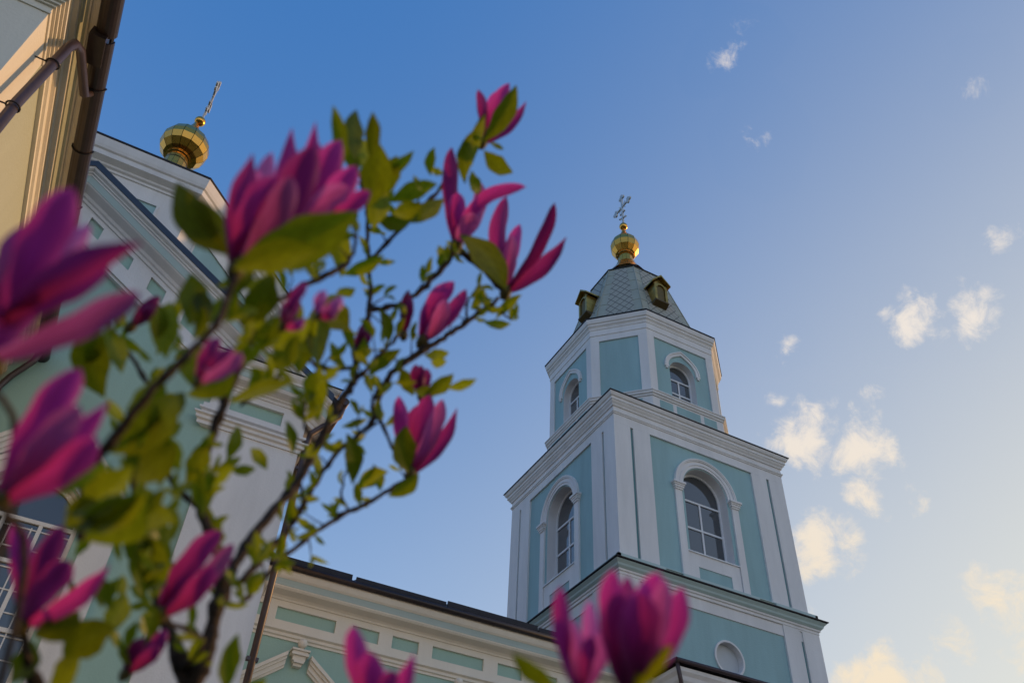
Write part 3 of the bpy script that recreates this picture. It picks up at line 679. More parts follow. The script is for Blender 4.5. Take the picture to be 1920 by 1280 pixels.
        c = 0
        for a, e in spans:
            if e > 3.9: break
            quad(c, a, .86, 1.20, -.1, .08, b); tps.append(MB()); quad(a, e, .86, 1.20, -.05, .02, tps[-1]); c = e
        quad(c, 4.2, .86, 1.20, -.1, .08, b)
        quad(0, 3.95, 1.46, 1.52, -.1, .12, b); quad(0, 3.9, 1.52, 1.60, -.1, .16, b); quad(0, 3.85, 1.60, 1.66, -.1, .11, b)
        o = b.build('raking_frieze', WHITE, T)
        for m in tps: m.build('teal_panel', NTEAL, o)
    # roof slopes
    b = MB()
    for k in (-1, 1):
        e = XT + k * (hw + .62)
        b.hexa([f.P(XT, .55, 14.185), f.P(e, .55, zt(e) - .03), f.P(e, -19, zt(e) - .03), f.P(XT, -19, 14.185)], [f.P(XT, .55, 14.06), f.P(e, .55, zt(e) - .16), f.P(e, -19, zt(e) - .16), f.P(XT, -19, 14.06)])
    b.build('roof', ROOF, T)
    xe = R_ + .66
    b = MB(); b.tube([Vector((xe, YT - .55, 10.50)), Vector((xe, 18.3, 10.50))], .08, 10); b.build('gutter', BROWN, T)
    pp = [Vector((xe, YT - .42, 10.44)), Vector((xe - .02, YT - .40, 10.22)), Vector((R_ + .22, YT - .14, 9.80)), Vector((R_ + .20, YT - .10, 9.55)), Vector((R_ + .20, YT - .10, -CZ + .1))]
    b = MB(); b.tube(pp, .06, 10); dp = b.build('downpipe', BROWN, T)
    b = MB()
    for z in (9.0, 7.2, 5.4, 3.6): b.box(fe, -9.50, -9.42, .1, .29, z - .03, z + .03)
    b.build('bracket', BROWN, dp)
    # window and its pedimented surround
    w = arched_window(f, -.22, uc, whw - .01, zs + .02, zp, T, (-.27, .27), (5.1, 6.1, 6.8), .07)
    b = MB()
    for k in range(5): b.box(f, uc - .75 + k * .3, uc - .73 + k * .3, -.215, -.19, zs + .1, 6.7)
    for k in range(8): b.box(f, uc - .72, uc + .72, -.213, -.192, zs + .35 + k * .33, zs + .37 + k * .33)
    b.build('glazing_bars', FRAME, w)
    b = MB(); b.reveal(f, 0, uc, whw, zs, zp, .3); b.build('window_reveal', WHITE, T)
    b = MB(); b.arch_ring(f, uc, zp, .82, 1.0, -.02, .08); b.arch_ring(f, uc, zp, 1.0, 1.08, -.02, .13)
    for k in (-1, 1):
        b.box(f, uc + k * 1.16 - .22, uc + k * 1.16 + .22, -.02, .10, zs - .4, 6.85)
        for za, zb, e in ((6.85, 6.93, .03), (6.93, 7.0, .07), (7.0, 7.1, .12)): b.box(f, uc + k * 1.16 - .22 - e, uc + k * 1.16 + .22 + e, -.02, .10 + e, za, zb)
        for d0, d1, n in ((0, .10, .26), (.10, .17, .20), (.17, .28, .14), (.28, .36, .09)):
            b.prism(f, [(uc, 8.75 - d0), (uc + k * 1.5, 8.75 - 1.05 * 1.5 - d0), (uc + k * 1.5, 8.75 - 1.05 * 1.5 - d1), (uc, 8.75 - d1)], -.02, n)
    b.build('window_surround', WHITE, T)
    # drum
    yc = 23.365; rr, cc = 5.25, 1.72
    def fp(o): return octo(XT, yc, rr - .40, cc - .40 * T8)(o)
    b = MB(); b.sweep([(0, 12.2), (0, 19.6)], fp); b.build('drum_wall', WHITE, T)
    b = MB(); b.sweep([(0, 19.32), (.04, 19.34), (.04, 19.42), (.10, 19.46), (.12, 19.52), (.28, 19.62), (.28, 19.80), (.33, 19.84), (.36, 19.95), (.385, 20.15), (.39, 20.22), (0, 20.24)], fp); b.build('drum_cornice', WHITE, T)
    b = MB(); b.sweep([(0, 20.1), (.41, 20.225), (.42, 20.28), (-1.5, 21.3), (-4.0, 23.8)], fp, True); b.build('drum_roof', ROOF, T)
    fs = south(XT, yc - rr + .40)
    MB().box(fs, -.72, .72, -.02, .004, 17.2, 18.72).build('drum_panel', TEAL, T)
    d = (rr - .40 + cc - .40 * T8) / 2; s2 = 1 / math.sqrt(2)
    fd = F(XT + d, yc - d, (s2, s2), (s2, -s2))
    MB().box(fd, -1.7, 1.7, -.02, .004, 17.2, 18.72).build('drum_panel', TEAL, T)
    for ff, w_ in ((fs, .72), (fd, 1.7)):
        b = MB(); b.box(ff, -w_ - .06, w_ + .06, -.01, .05, 18.72, 18.78); b.box(ff, -w_ - .06, -w_, -.01, .05, 17.2, 18.72); b.box(ff, w_, w_ + .06, -.01, .05, 17.2, 18.72); b.build('panel_frame', WHITE, T)
    # dome
    b = MB(); b.lathe(XT, yc, [(1.05, 22.6), (.95, 23.6), (.62, 24.6), (.46, 25.3), (.40, 26.4), (.46, 26.43), (.46, 26.55), (.40, 26.6)], 14); b.build('dome_neck', GOLD, T)
    prof = [(.40, 26.52), (.62, 26.60), (.82, 26.84), (.90, 27.12), (.89, 27.36), (.78, 27.66), (.58, 27.90), (.36, 28.12), (.22, 28.38), (.13, 28.64), (.07, 28.90)]
    b = MB(); b.lathe(XT + .03, yc, prof, 14); b.build('onion_dome', GOLD, T)
    b = MB(); b.lathe(XT + .10, yc, [(.001, 28.82)] + [(.21 * math.sin(math.pi * k / 12), 29.02 - .21 * math.cos(math.pi * k / 12)) for k in range(1, 12)] + [(.001, 29.24)], 20, True); b.build('ball', GOLD, T)
    cross(XT + .12, yc, 29.2, 2.5, .62, T)

# ================================================================== wing on the left
def build_wing():
    xw, y0, y1 = -2.75, 6.62, YT - .02
    Wg = thing('church_wing', (xw - 2.5, 10.3, 0), 'near church wing with sunlit wall, cream cornice, brown gutter and bent downpipe', 'church')
    fe = east(xw, (y0 + y1) / 2); ln = (y1 - y0) / 2; fs = south(xw, y0)
    b = MB(); b.box(fe, -ln, ln, -6, 0, -CZ, 9.6); b.build('wall', PGREEN, Wg)
    b = MB(); b.box(fe, -ln - .07, -ln + .62, -.02, .07, -CZ, 8.93); b.box(fs, -3.2, -.02, -.02, .07, -CZ, 8.93)
    for z0, z1, e in ((8.80, 8.83, .02), (8.93, 8.96, .03), (8.96, 9.0, .06), (9.0, 9.03, .09), (9.03, 9.066, .12)):
        b.box(fe, -ln - .07 - e, -ln + .62 + e, -.02, .07 + e, z0, z1); b.box(fs, -3.2, -.021, -.02, .068 + e, z0 + .002, z1 - .002)
    b.build('corner_pilaster', CREAM, Wg)
    def run(name, prof, m):
        e = MB(); e.extr(fe, prof, -ln, ln, 1, 0); e.extr(fs, prof, -3.2, 0, 0, 1); e.build(name, m, Wg)
    run('architrave', [(-.02, 9.07), (.05, 9.07), (.05, 9.12), (.08, 9.14), (.08, 9.20), (.06, 9.21), (.06, 9.30), (.10, 9.32), (.10, 9.36), (-.02, 9.36)], CREAM)
    run('frieze', [(-.02, 9.36), (.035, 9.36), (.035, 9.54), (-.02, 9.54)], PGREEN)
    run('bed_moulding', [(-.02, 9.54), (.07, 9.54), (.08, 9.59), (.13, 9.61), (.14, 9.65), (-.02, 9.65)], CREAM)
    run('cornice_band', [(-.02, 9.65), (.16, 9.65), (.19, 9.70), (.22, 9.71), (-.02, 9.71)], PGREEN)
    run('soffit', [(-.02, 9.71), (.24, 9.71), (.245, 9.735), (.27, 9.74), (.28, 9.72), (.34, 9.72), (.34, 9.84), (-.02, 9.84)], CREAM)
    b = MB(); b.extr(fe, [(-6, 9.84), (.50, 9.84), (.52, 9.87), (-2.5, 11.2), (-6, 10.0)], -ln, ln, .9, 0); b.build('roof', ROOF, Wg)
    gx, gz = .46, 9.66
    b = MB(); n = 10
    prof = [(gx + .125 * math.cos(math.pi + math.pi * k / n), gz + .125 * math.sin(math.pi + math.pi * k / n)) for k in range(n + 1)] + [(gx + .115, gz + .02), (gx + .105, gz)] + [(gx + .105 * math.cos(2 * math.pi - math.pi * k / n), gz + .105 * math.sin(2 * math.pi - math.pi * k / n)) for k in range(n + 1)]
    b.extr(fe, prof, -ln + .55, ln, 0, 0)
    b.extr(fe, [(p, z + .05) for p, z in prof], -ln - .6, -ln + .50, 0, 0)
    gt = b.build('gutter', DBROWN, Wg)
    b = MB()
    for u in (-2.4, -1.3, -.2, .9, 2.0, 3.1): b.tube([fe.P(u, gx + .135 * math.cos(math.pi + math.pi * k / 8), gz + .135 * math.sin(math.pi + math.pi * k / 8)) for k in range(9)], .012, 6)
    b.build('gutter_bracket', ROOF, gt)
    b = MB(); b.box(fe, -ln + .46, -ln + .90, gx - .145, gx + .05, gz - .15, gz + .02); b.build('gutter_outlet_box', DBROWN, Wg)
    # downpipe: from the outlet back to the pilaster, then down
    P_ = fe.P
    pts = [P_(-ln + 1.35, gx - .02, gz - .1), P_(-ln + 1.30, gx - .05, gz - .24), P_(-ln + .64, .30, 9.36), P_(-ln + .46, .27, 9.20), P_(-ln + .40, .26, 9.0), P_(-ln + .22, .26, 7.6), P_(-ln + .1, .26, -CZ)]
    b = MB(); b.tube(pts, .056, 14); dp = b.build('downpipe', BROWN, Wg)
    for k in (8.55, 7.5):
        t = (9.0 - k) / 1.4 * .18
        c = P_(-ln + .40 - t, .26, k)
        b = MB(); b.tube([c + Vector((.068 * math.cos(a * math.pi / 8), .068 * math.sin(a * math.pi / 8), 0)) for a in range(17)], .010, 6); b.tube([c + Vector((-.06, 0, 0)), P_(-ln + .40 - t, .06, k)], .010, 6); b.build('pipe_clamp', ROOF, dp)
    b = MB(); b.tube([P_(ln - .25, gx - .02, gz - .1), P_(ln - .22, gx - .05, gz - .3), P_(ln - .12, .2, gz - .65), P_(ln - .10, .12, gz - .9), P_(ln - .1, .12, -CZ)], .055, 10); b.build('downpipe', BROWN, Wg)

build_tower(); build_nave(); build_transept(); build_wing()
b = MB(); p0, p1 = south(0, 17.92).P(3.32, 0, 9.35), south(0, 18.3).P(2.75, 0, 6.6)
b.tube([p0 + (p1 - p0) * t + Vector((0, 0, -.12 * math.sin(math.pi * t))) for t in [i / 8 for i in range(9)]], .006, 5)
tag(b.build('cable', CABLE), 'thin slack cable hanging from the nave gutter towards the transept downpipe', 'cable')

# ================================================================== magnolia
V3 = Vector
def bez(a, c, b, t): return a * (1 - t) ** 2 + c * (2 * t * (1 - t)) + b * t ** 2
def blade(mb, p0, pc, p1, width, nrm, prof, cup=.3, ripple=.0, nu=6, nt=14, seed=0, fold=0.0, tipcurl=0.0):
    """thin curved leaf or petal along a bezier, with a width profile, cupped across"""
    r = random.Random(seed); ph = r.uniform(0, 6); grid = []
    for i in range(nt + 1):
        t = i / nt; c = bez(p0, pc, p1, t)
        tg = ((pc - p0) * (1 - t) + (p1 - pc) * t).normalized()
        n = (nrm - tg * nrm.dot(tg)).normalized(); sd = tg.cross(n).normalized()
        w = prof(t) * width * .5; row = []
        c = c + n * (tipcurl * max(0, t - .6) ** 2 * (p1 - p0).length)
        for j in range(nu + 1):
            s = j / nu * 2 - 1
            h = cup * w * s * s + fold * w * abs(s) + ripple * w * math.sin(t * 9 + ph + s * 2.2) * abs(s)
            edge = 1 + .06 * math.sin(t * 17 + ph * 2 + (3 if s > 0 else 0)) * (abs(s) > .9)
            row.append(mb.bm.verts.new(c + sd * (s * w * edge) + n * h))
        grid.append(row)
    for i in range(nt):
        for j in range(nu):
            f = mb.bm.faces.new([grid[i][j], grid[i][j + 1], grid[i + 1][j + 1], grid[i + 1][j]]); f.smooth = True
            for l, (a, b) in zip(f.loops, ((j, i), (j + 1, i), (j + 1, i + 1), (j, i + 1))): l[mb.uv].uv = (a / nu, b / nt)
def p_petal(t): return max(.02, (.36 + .64 * math.sin(math.pi * min(1, t * .74 + .04))) * max(0, 1 - max(0, (t - .70) / .30) ** 2.6) ** .62)
def p_point(t): return max(.02, (.34 + .66 * math.sin(math.pi * min(1, t * .84 + .04))) * max(0, 1 - max(0, (t - .58) / .42) ** 1.8) ** .9)
def p_leaf(t): return max(.02, math.sin(math.pi * min(1, (t * .97 + .02) ** 1.1)) ** 1.0)
def spec(u0, v0, u1, v1, w, d, d1=None, bend=0, bow=0.0):
    """photo-measured petal or leaf: base, tip, width and sideways bend in photo pixels, distances in metres"""
    d1 = d if d1 is None else d1
    p0, p1 = at(u0, v0, d), at(u1, v1, d1); dm = (d + d1) / 2
    L = math.hypot(u1 - u0, v1 - v0) or 1; nx, ny = -(v1 - v0) / L, (u1 - u0) / L
    pc = at((u0 + u1) / 2 + nx * bend * 2, (v0 + v1) / 2 + ny * bend * 2, dm - bow)
    return p0, pc, p1, w * dm / FPX, -(p0 + p1).normalized()

MG = thing('magnolia_shrub', tuple(at(350, 1290, .62).xy) + (0,), 'magnolia shrub with magenta flowers and young green leaves, close and out of focus', 'shrub')

# ---- branches: (u, v, distance, width px) points
def catmull(P, n=6):
    o = []
    for i in range(len(P) - 1):
        a, b, c, d = P[max(i - 1, 0)], P[i], P[i + 1], P[min(i + 2, len(P) - 1)]
        for k in range(n):
            t = k / n
            o.append(tuple(.5 * (2 * b[m] + (c[m] - a[m]) * t + (2 * a[m] - 5 * b[m] + 4 * c[m] - d[m]) * t * t + (3 * b[m] - a[m] - 3 * c[m] + d[m]) * t ** 3) for m in range(4)))
    o.append(P[-1]); return o
BR = [
 [(352, 1300, .62, 46), (385, 1225, .63, 40), (402, 1150, .64, 33), (416, 1065, .65, 27), (384, 975, .66, 25), (370, 905, .67, 26), (392, 835, .67, 20), (418, 760, .68, 22), (448, 690, .69, 22), (470, 630, .70, 18), (505, 580, .71, 14), (560, 540, .73, 12), (612, 516, .74, 15), (655, 490, .76, 10), (668, 440, .78, 8)],
 [(352, 1300, .62, 36), (325, 1200, .63, 32), (306, 1150, .64, 26), (283, 1060, .65, 18), (262, 980, .66, 14), (250, 900, .67, 12), (262, 830, .67, 11), (310, 762, .68, 12), (275, 712, .68, 11), (236, 655, .69, 10), (205, 610, .70, 8)],
 [(402, 1160, .64, 30), (425, 1100, .66, 27), (452, 1035, .69, 24), (505, 965, .73, 22), (556, 905, .77, 20), (592, 840, .80, 19), (632, 765, .83, 19), (662, 716, .85, 17), (668, 665, .87, 14), (688, 600, .89, 14), (694, 560, .91, 12), (691, 480, .93, 10), (689, 400, .95, 9), (676, 330, .97, 8)],
 [(452, 1090, .66, 16), (500, 1035, .72, 13), (545, 985, .77, 11), (585, 915, .81, 10), (630, 850, .84, 10), (690, 800, .86, 10), (712, 745, .88, 11), (735, 700, .89, 12), (790, 660, .91, 14), (840, 628, .93, 11), (890, 594, .95, 10), (935, 560, .97, 8)],
 [(455, 1130, .66, 12), (498, 1080, .74, 11), (560, 1020, .79, 10), (610, 985, .82, 10), (655, 958, .84, 11), (720, 925, .86, 9), (775, 890, .88, 8)],
 [(690, 580, .90, 13), (745, 572, .91, 11), (792, 540, .93, 11), (828, 505, .95, 13), (852, 465, .96, 15)],
 [(691, 492, .93, 9), (745, 435, .94, 8), (800, 380, .95, 8), (850, 325, .97, 8), (885, 285, .98, 9), (905, 262, .99, 8)],
 [(170, 880, .50, 22), (230, 800, .50, 20), (300, 715, .50, 18), (372, 645, .51, 16), (415, 590, .52, 15), (440, 520, .54, 15)],
 [(150, 1010, .48, 20), (170, 880, .50, 30)],
 [(60, 1300, .52, 24), (52, 1240, .51, 20), (42, 1170, .50, 18)],
 [(306, 1150, .64, 18), (270, 1210, .62, 16), (236, 1262, .60, 12)],
 [(662, 716, .85, 12), (690, 690, .86, 9), (735, 640, .88, 7), (757, 622, .90, 7)],
 [(735, 700, .89, 9), (700, 750, .88, 8), (712, 790, .88, 7), (760, 880, .88, 6)],
 [(668, 690, .86, 9), (600, 690, .82, 8), (560, 650, .80, 7), (525, 620, .78, 8)],
 [(560, 905, .77, 9), (570, 950, .77, 7), (530, 1010, .77, 6), (525, 1060, .77, 5)],
 [(592, 840, .80, 8), (570, 790, .80, 6), (575, 740, .80, 5)],
 [(384, 960, .66, 10), (330, 915, .66, 11), (300, 850, .66, 9), (250, 800, .66, 7)],
 [(470, 640, .70, 10), (530, 690, .71, 8), (500, 720, .71, 7), (452, 760, .71, 7)],
 [(890, 594, .95, 6), (915, 575, .96, 5), (960, 600, .97, 4)],
 [(875, 600, .95, 6), (880, 560, .96, 5), (905, 535, .97, 4)],
 [(340, 1250, .62, 14), (380, 1200, .60, 12), (300, 1160, .57, 10)],
 [(852, 465, .96, 14), (900, 500, .98, 13), (945, 545, 1.0, 14)],
 [(375, 930, .66, 8), (410, 905, .66, 6), (428, 882, .66, 5)],
 [(655, 958, .84, 6), (640, 925, .84, 5), (650, 880, .84, 4)],
]
twigpts = []
for bi, P in enumerate(BR):
    P = catmull(P, 6); jr = random.Random(bi)
    pts, rad = [], []
    for i, (u, v, d, w) in enumerate(P):
        pts.append(at(u + jr.uniform(-2.2, 2.2), v + jr.uniform(-2.2, 2.2), d)); rad.append(w * (.78 if bi < 3 else .9) * d / FPX * .5 * (1 + .22 * (jr.random() - .4) + (.35 if i % 9 == 4 else 0)))
        if i % 2 == 0: twigpts.append((u, v, d))
    if bi == 0:                             # the stem goes on down to the ground
        g0 = pts[0]; pts = [V3((g0.x + .01, g0.y + .01, -CZ)), V3((g0.x - .02, g0.y, -CZ + .5)), V3((g0.x + .015, g0.y - .01, -.5)), V3((g0.x, g0.y, -.05))] + pts; rad = [.026, .022, .018, .014] + rad
    b = MB(); b.tube(pts, rad, 9); b.build('stem' if bi == 0 else 'branch', BARK, MG)
# stems below the frame that carry the two lower right flowers, the lower middle one and those at the left edge
def low_stem(u, v, d, w=11):
    p = at(u, v, d); g0 = at(350, 1290, .62)
    q = V3((p.x * .75 + g0.x * .25, p.y * .8 + g0.y * .2, p.z - .10)); r_ = V3((g0.x * .7 + p.x * .3, g0.y * .75 + p.y * .25, -.55)); s_ = V3((g0.x + .01, g0.y, -1.0))
    P = [tuple(x) + (0,) for x in (p, q, r_, s_)]; P = catmull(P, 6)
    b = MB(); b.tube([V3(x[:3]) for x in P], [w * d / FPX * .5 * (1 + i * .06) for i in range(len(P))], 8); b.build('branch', BARK, MG)
for a in ((1085, 1300, .46), (1180, 1302, .46), (700, 1345, .50), (-25, 700, .40), (10, 940, .42), (52, 1300, .52), (60, 1240, .52)): low_stem(*a)

# ---- flowers
def flower(base, d, petals, sep=16, bud=False):
    u, v = base; p = at(u, v, d)
    tu = sum(q[0] for q in petals) / len(petals); tv = sum(q[1] for q in petals) / len(petals)
    ax = (at(tu, tv, d) - p).normalized()
    b = MB(); r = sep * d / FPX * .5
    b.tube([p - ax * r * 1.3, p - ax * r * .5, p + ax * r * .3, p + ax * r * 1.2], [r * .45, r * .9, r * .95, r * .5], 10)
    fl = b.build('flower', SEPAL, MG)
    for i, q in enumerate(petals):
        tu, tv, w = q[:3]; o = q[3] if len(q) > 3 else {}
        b0 = o.get('b', (u + (tu - u) * .02, v + (tv - v) * .02))
        p0, pc, p1, ww, nr = spec(b0[0], b0[1], tu, tv, w, d + o.get('d0', 0), d + o.get('dz', 0), o.get('bend', 0), o.get('bow', .012))
        nr = (nr + (p1 - p0).orthogonal().normalized() * o.get('tilt', rnd.uniform(-.3, .3))).normalized()
        b = MB(); blade(b, p0, pc, p1, ww * .68, nr, p_point if o.get('pt') else p_petal, o.get('cup', -.38), .11, 8, 18, seed=hash((u, i)) & 255, tipcurl=o.get('curl', 0))
        b.build('petal', o.get('m', BUD if bud else PETAL), fl)
D = dict
flower((-12, 690), .38, [(90, 470, 104, D(dz=.03, b=(-5, 660))), (138, 352, 116, D(bend=-14, b=(20, 610), tilt=.15, dz=-.004)), (55, 420, 100, D(dz=.02, b=(5, 600))), (268, 455, 92, D(bend=-22, b=(10, 590), cup=.5, dz=-.02, pt=1, tilt=-.4)),
    (262, 548, 80, D(b=(-10, 672), bend=10, dz=-.03, m=PETALIN, cup=-.3)), (205, 500, 80, D(b=(0, 610), bend=-4, dz=.0)), (170, 420, 60, D(b=(40, 560), dz=.02, m=PETALIN))], 40)
flower((5, 935), .40, [(152, 690, 96, D(bend=-12)), (205, 752, 80, D(bend=8, pt=1)), (182, 820, 96, D(bend=12, m=PETAL, dz=-.012)), (110, 720, 76, D(bend=-8, dz=.015)), (150, 760, 84, D(dz=-.02, m=PETALIN))], 34)
flower((42, 1172), .50, [(28, 975, 58, D(bend=6)), (118, 985, 66, D(bend=-8)), (206, 1058, 56, D(bend=16, pt=1, dz=-.02)), (130, 1050, 80, D(dz=-.02)), (150, 1130, 34, D(dz=.02, m=PETALIN, bend=8)), (80, 1040, 80, D(dz=.02))], 34)
flower((302, 1152), .56, [(416, 994, 66, D(bend=-14)), (438, 1018, 52, D(bend=10, m=PETALIN)), (400, 1060, 60, D(bend=12, dz=-.015)), (372, 1030, 64, D(bend=-6, dz=.01))], 30)
flower((236, 1262), .60, [(312, 1178, 44, D(bend=8)), (300, 1210, 40, D(bend=4, dz=-.01)), (270, 1195, 36, D(bend=-6, m=BUD))], 24)
flower((442, 505), .55, [(474, 288, 84, D(bend=-6, dz=.0, pt=1)), (588, 272, 104, D(bend=12, dz=-.02, tilt=.2)), (520, 330, 110, D(bend=-4, dz=-.01)), (510, 285, 60, D(dz=.02, m=PETALIN)), (545, 330, 80, D(bend=14, dz=-.03, m=PETALIN))], 36)
flower((540, 470), .62, [(548, 240, 66, D(bend=-6, pt=1)), (592, 228, 60, D(bend=6, pt=1)), (640, 262, 84, D(bend=-6)), (668, 310, 80, D(bend=6, m=PETAL, dz=-.015)), (655, 352, 62, D(b=(560, 425), dz=-.04, m=PETALIN, bend=-8)), (694, 358, 50, D(b=(590, 410), bend=8, dz=-.02)), (600, 270, 90, D(dz=.01))], 30)
flower((856, 460), .96, [(847, 276, 44, D(bend=-6)), (986, 350, 38, D(bend=-34, dz=-.04, curl=-.2)), (902, 342, 42, D(bend=14, m=PETALIN, dz=.02)), (858, 360, 52, D(dz=-.01)), (890, 400, 48, D(dz=-.03, m=PETALIN))], 26)
flower((948, 548), 1.0, [(950, 368, 48, D(bend=-18, dz=.02)), (1040, 380, 36, D(bend=14, dz=-.02, m=BUD, cup=.2)), (1062, 444, 44, D(bend=12, pt=1, m=PETAL, dz=-.03)), (960, 440, 42, D(m=PETALIN, dz=.01)), (975, 420, 40, D(bend=-4, dz=.02))], 24)
flower((905, 268), .99, [(896, 168, 30, D(bend=6)), (955, 156, 40, D(bend=-6)), (987, 190, 34, D(bend=10, pt=1)), (928, 172, 34, D(dz=.02)), (945, 200, 40, D(dz=-.01, bend=6))], 20)
flower((792, 640), .92, [(852, 528, 54, D(bend=-14)), (874, 542, 40, D(bend=8)), (835, 560, 44, D(dz=-.02, bend=8, m=PETALIN)), (830, 548, 50, D(dz=.01))], 24)
flower((757, 628), .90, [(766, 543, 26, D(bend=-3)), (770, 556, 22, D(bend=3, dz=-.01)), (760, 552, 22, D(dz=.01))], 18, bud=True)
flower((770, 888), .88, [(748, 742, 44, D(bend=-4)), (806, 738, 58, D(bend=-4)), (857, 764, 40, D(bend=14, pt=1)), (830, 748, 46, D(bend=6, dz=-.015, m=PETALIN)), (780, 760, 54, D(dz=.01))], 24)
flower((790, 742), .90, [(780, 682, 32, D(bend=-4)), (800, 690, 26, D(bend=4)), (790, 684, 26, D(dz=-.01))], 18, bud=True)
flower((372, 716), .53, [(455, 662, 44, D(bend=8, m=PETALIN, dz=-.02)), (412, 632, 46, D(bend=-6)), (440, 655, 42, D(bend=-3, m=PETAL)), (398, 680, 34, D(b=(388, 712), m=PETALIN))], 20)
flower((532, 612), .60, [(576, 528, 34, D(bend=-6)), (548, 560, 34, D(bend=-4, m=PETALIN)), (570, 596, 30, D(bend=8)), (560, 560, 32, D(dz=.01))], 18)
flower((598, 592), .62, [(612, 545, 34, D(bend=-6, m=PETALIN)), (642, 556, 36, D(bend=6, m=PETALIN)), (630, 580, 30, D(bend=6))], 16)
flower((246, 612), .69, [(302, 556, 30, D(bend=-5)), (298, 566, 26, D(bend=6)), (285, 572, 28, D(dz=-.01))], 22, bud=True)
flower((668, 662), .87, [(696, 600, 30, D(bend=-5)), (694, 612, 24, D(bend=5)), (684, 615, 24, D(dz=-.01))], 18, bud=True)
flower((700, 1345), .50, [(662, 1172, 62, D(bend=-8)), (776, 1222, 50, D(bend=14, pt=1)), (712, 1240, 70, D(m=PETALIN, dz=.02)), (690, 1220, 70, D(dz=-.01)), (735, 1255, 56, D(dz=-.02, bend=6))], 26)
flower((1088, 1300), .46, [(1052, 1098, 50, D(bend=-12)), (1104, 1124, 46, D(bend=8, m=PETALIN, dz=.02)), (1132, 1172, 48, D(bend=12, m=PETALIN)), (1072, 1160, 50, D(m=PETALIN)), (1110, 1190, 46, D(dz=-.02))], 30)
flower((1182, 1305), .45, [(1150, 1066, 74, D(bend=-16)), (1176, 1078, 62, D(dz=.02)), (1236, 1072, 92, D(bend=-10, dz=-.012)), (1246, 1084, 66, D(bend=10, dz=-.02, m=PETALIN)), (1278, 1098, 66, D(bend=20, dz=.0, b=(1196, 1280))), (1205, 1110, 110, D(dz=-.03)), (1160, 1110, 90, D(bend=-8, dz=-.015))], 40)

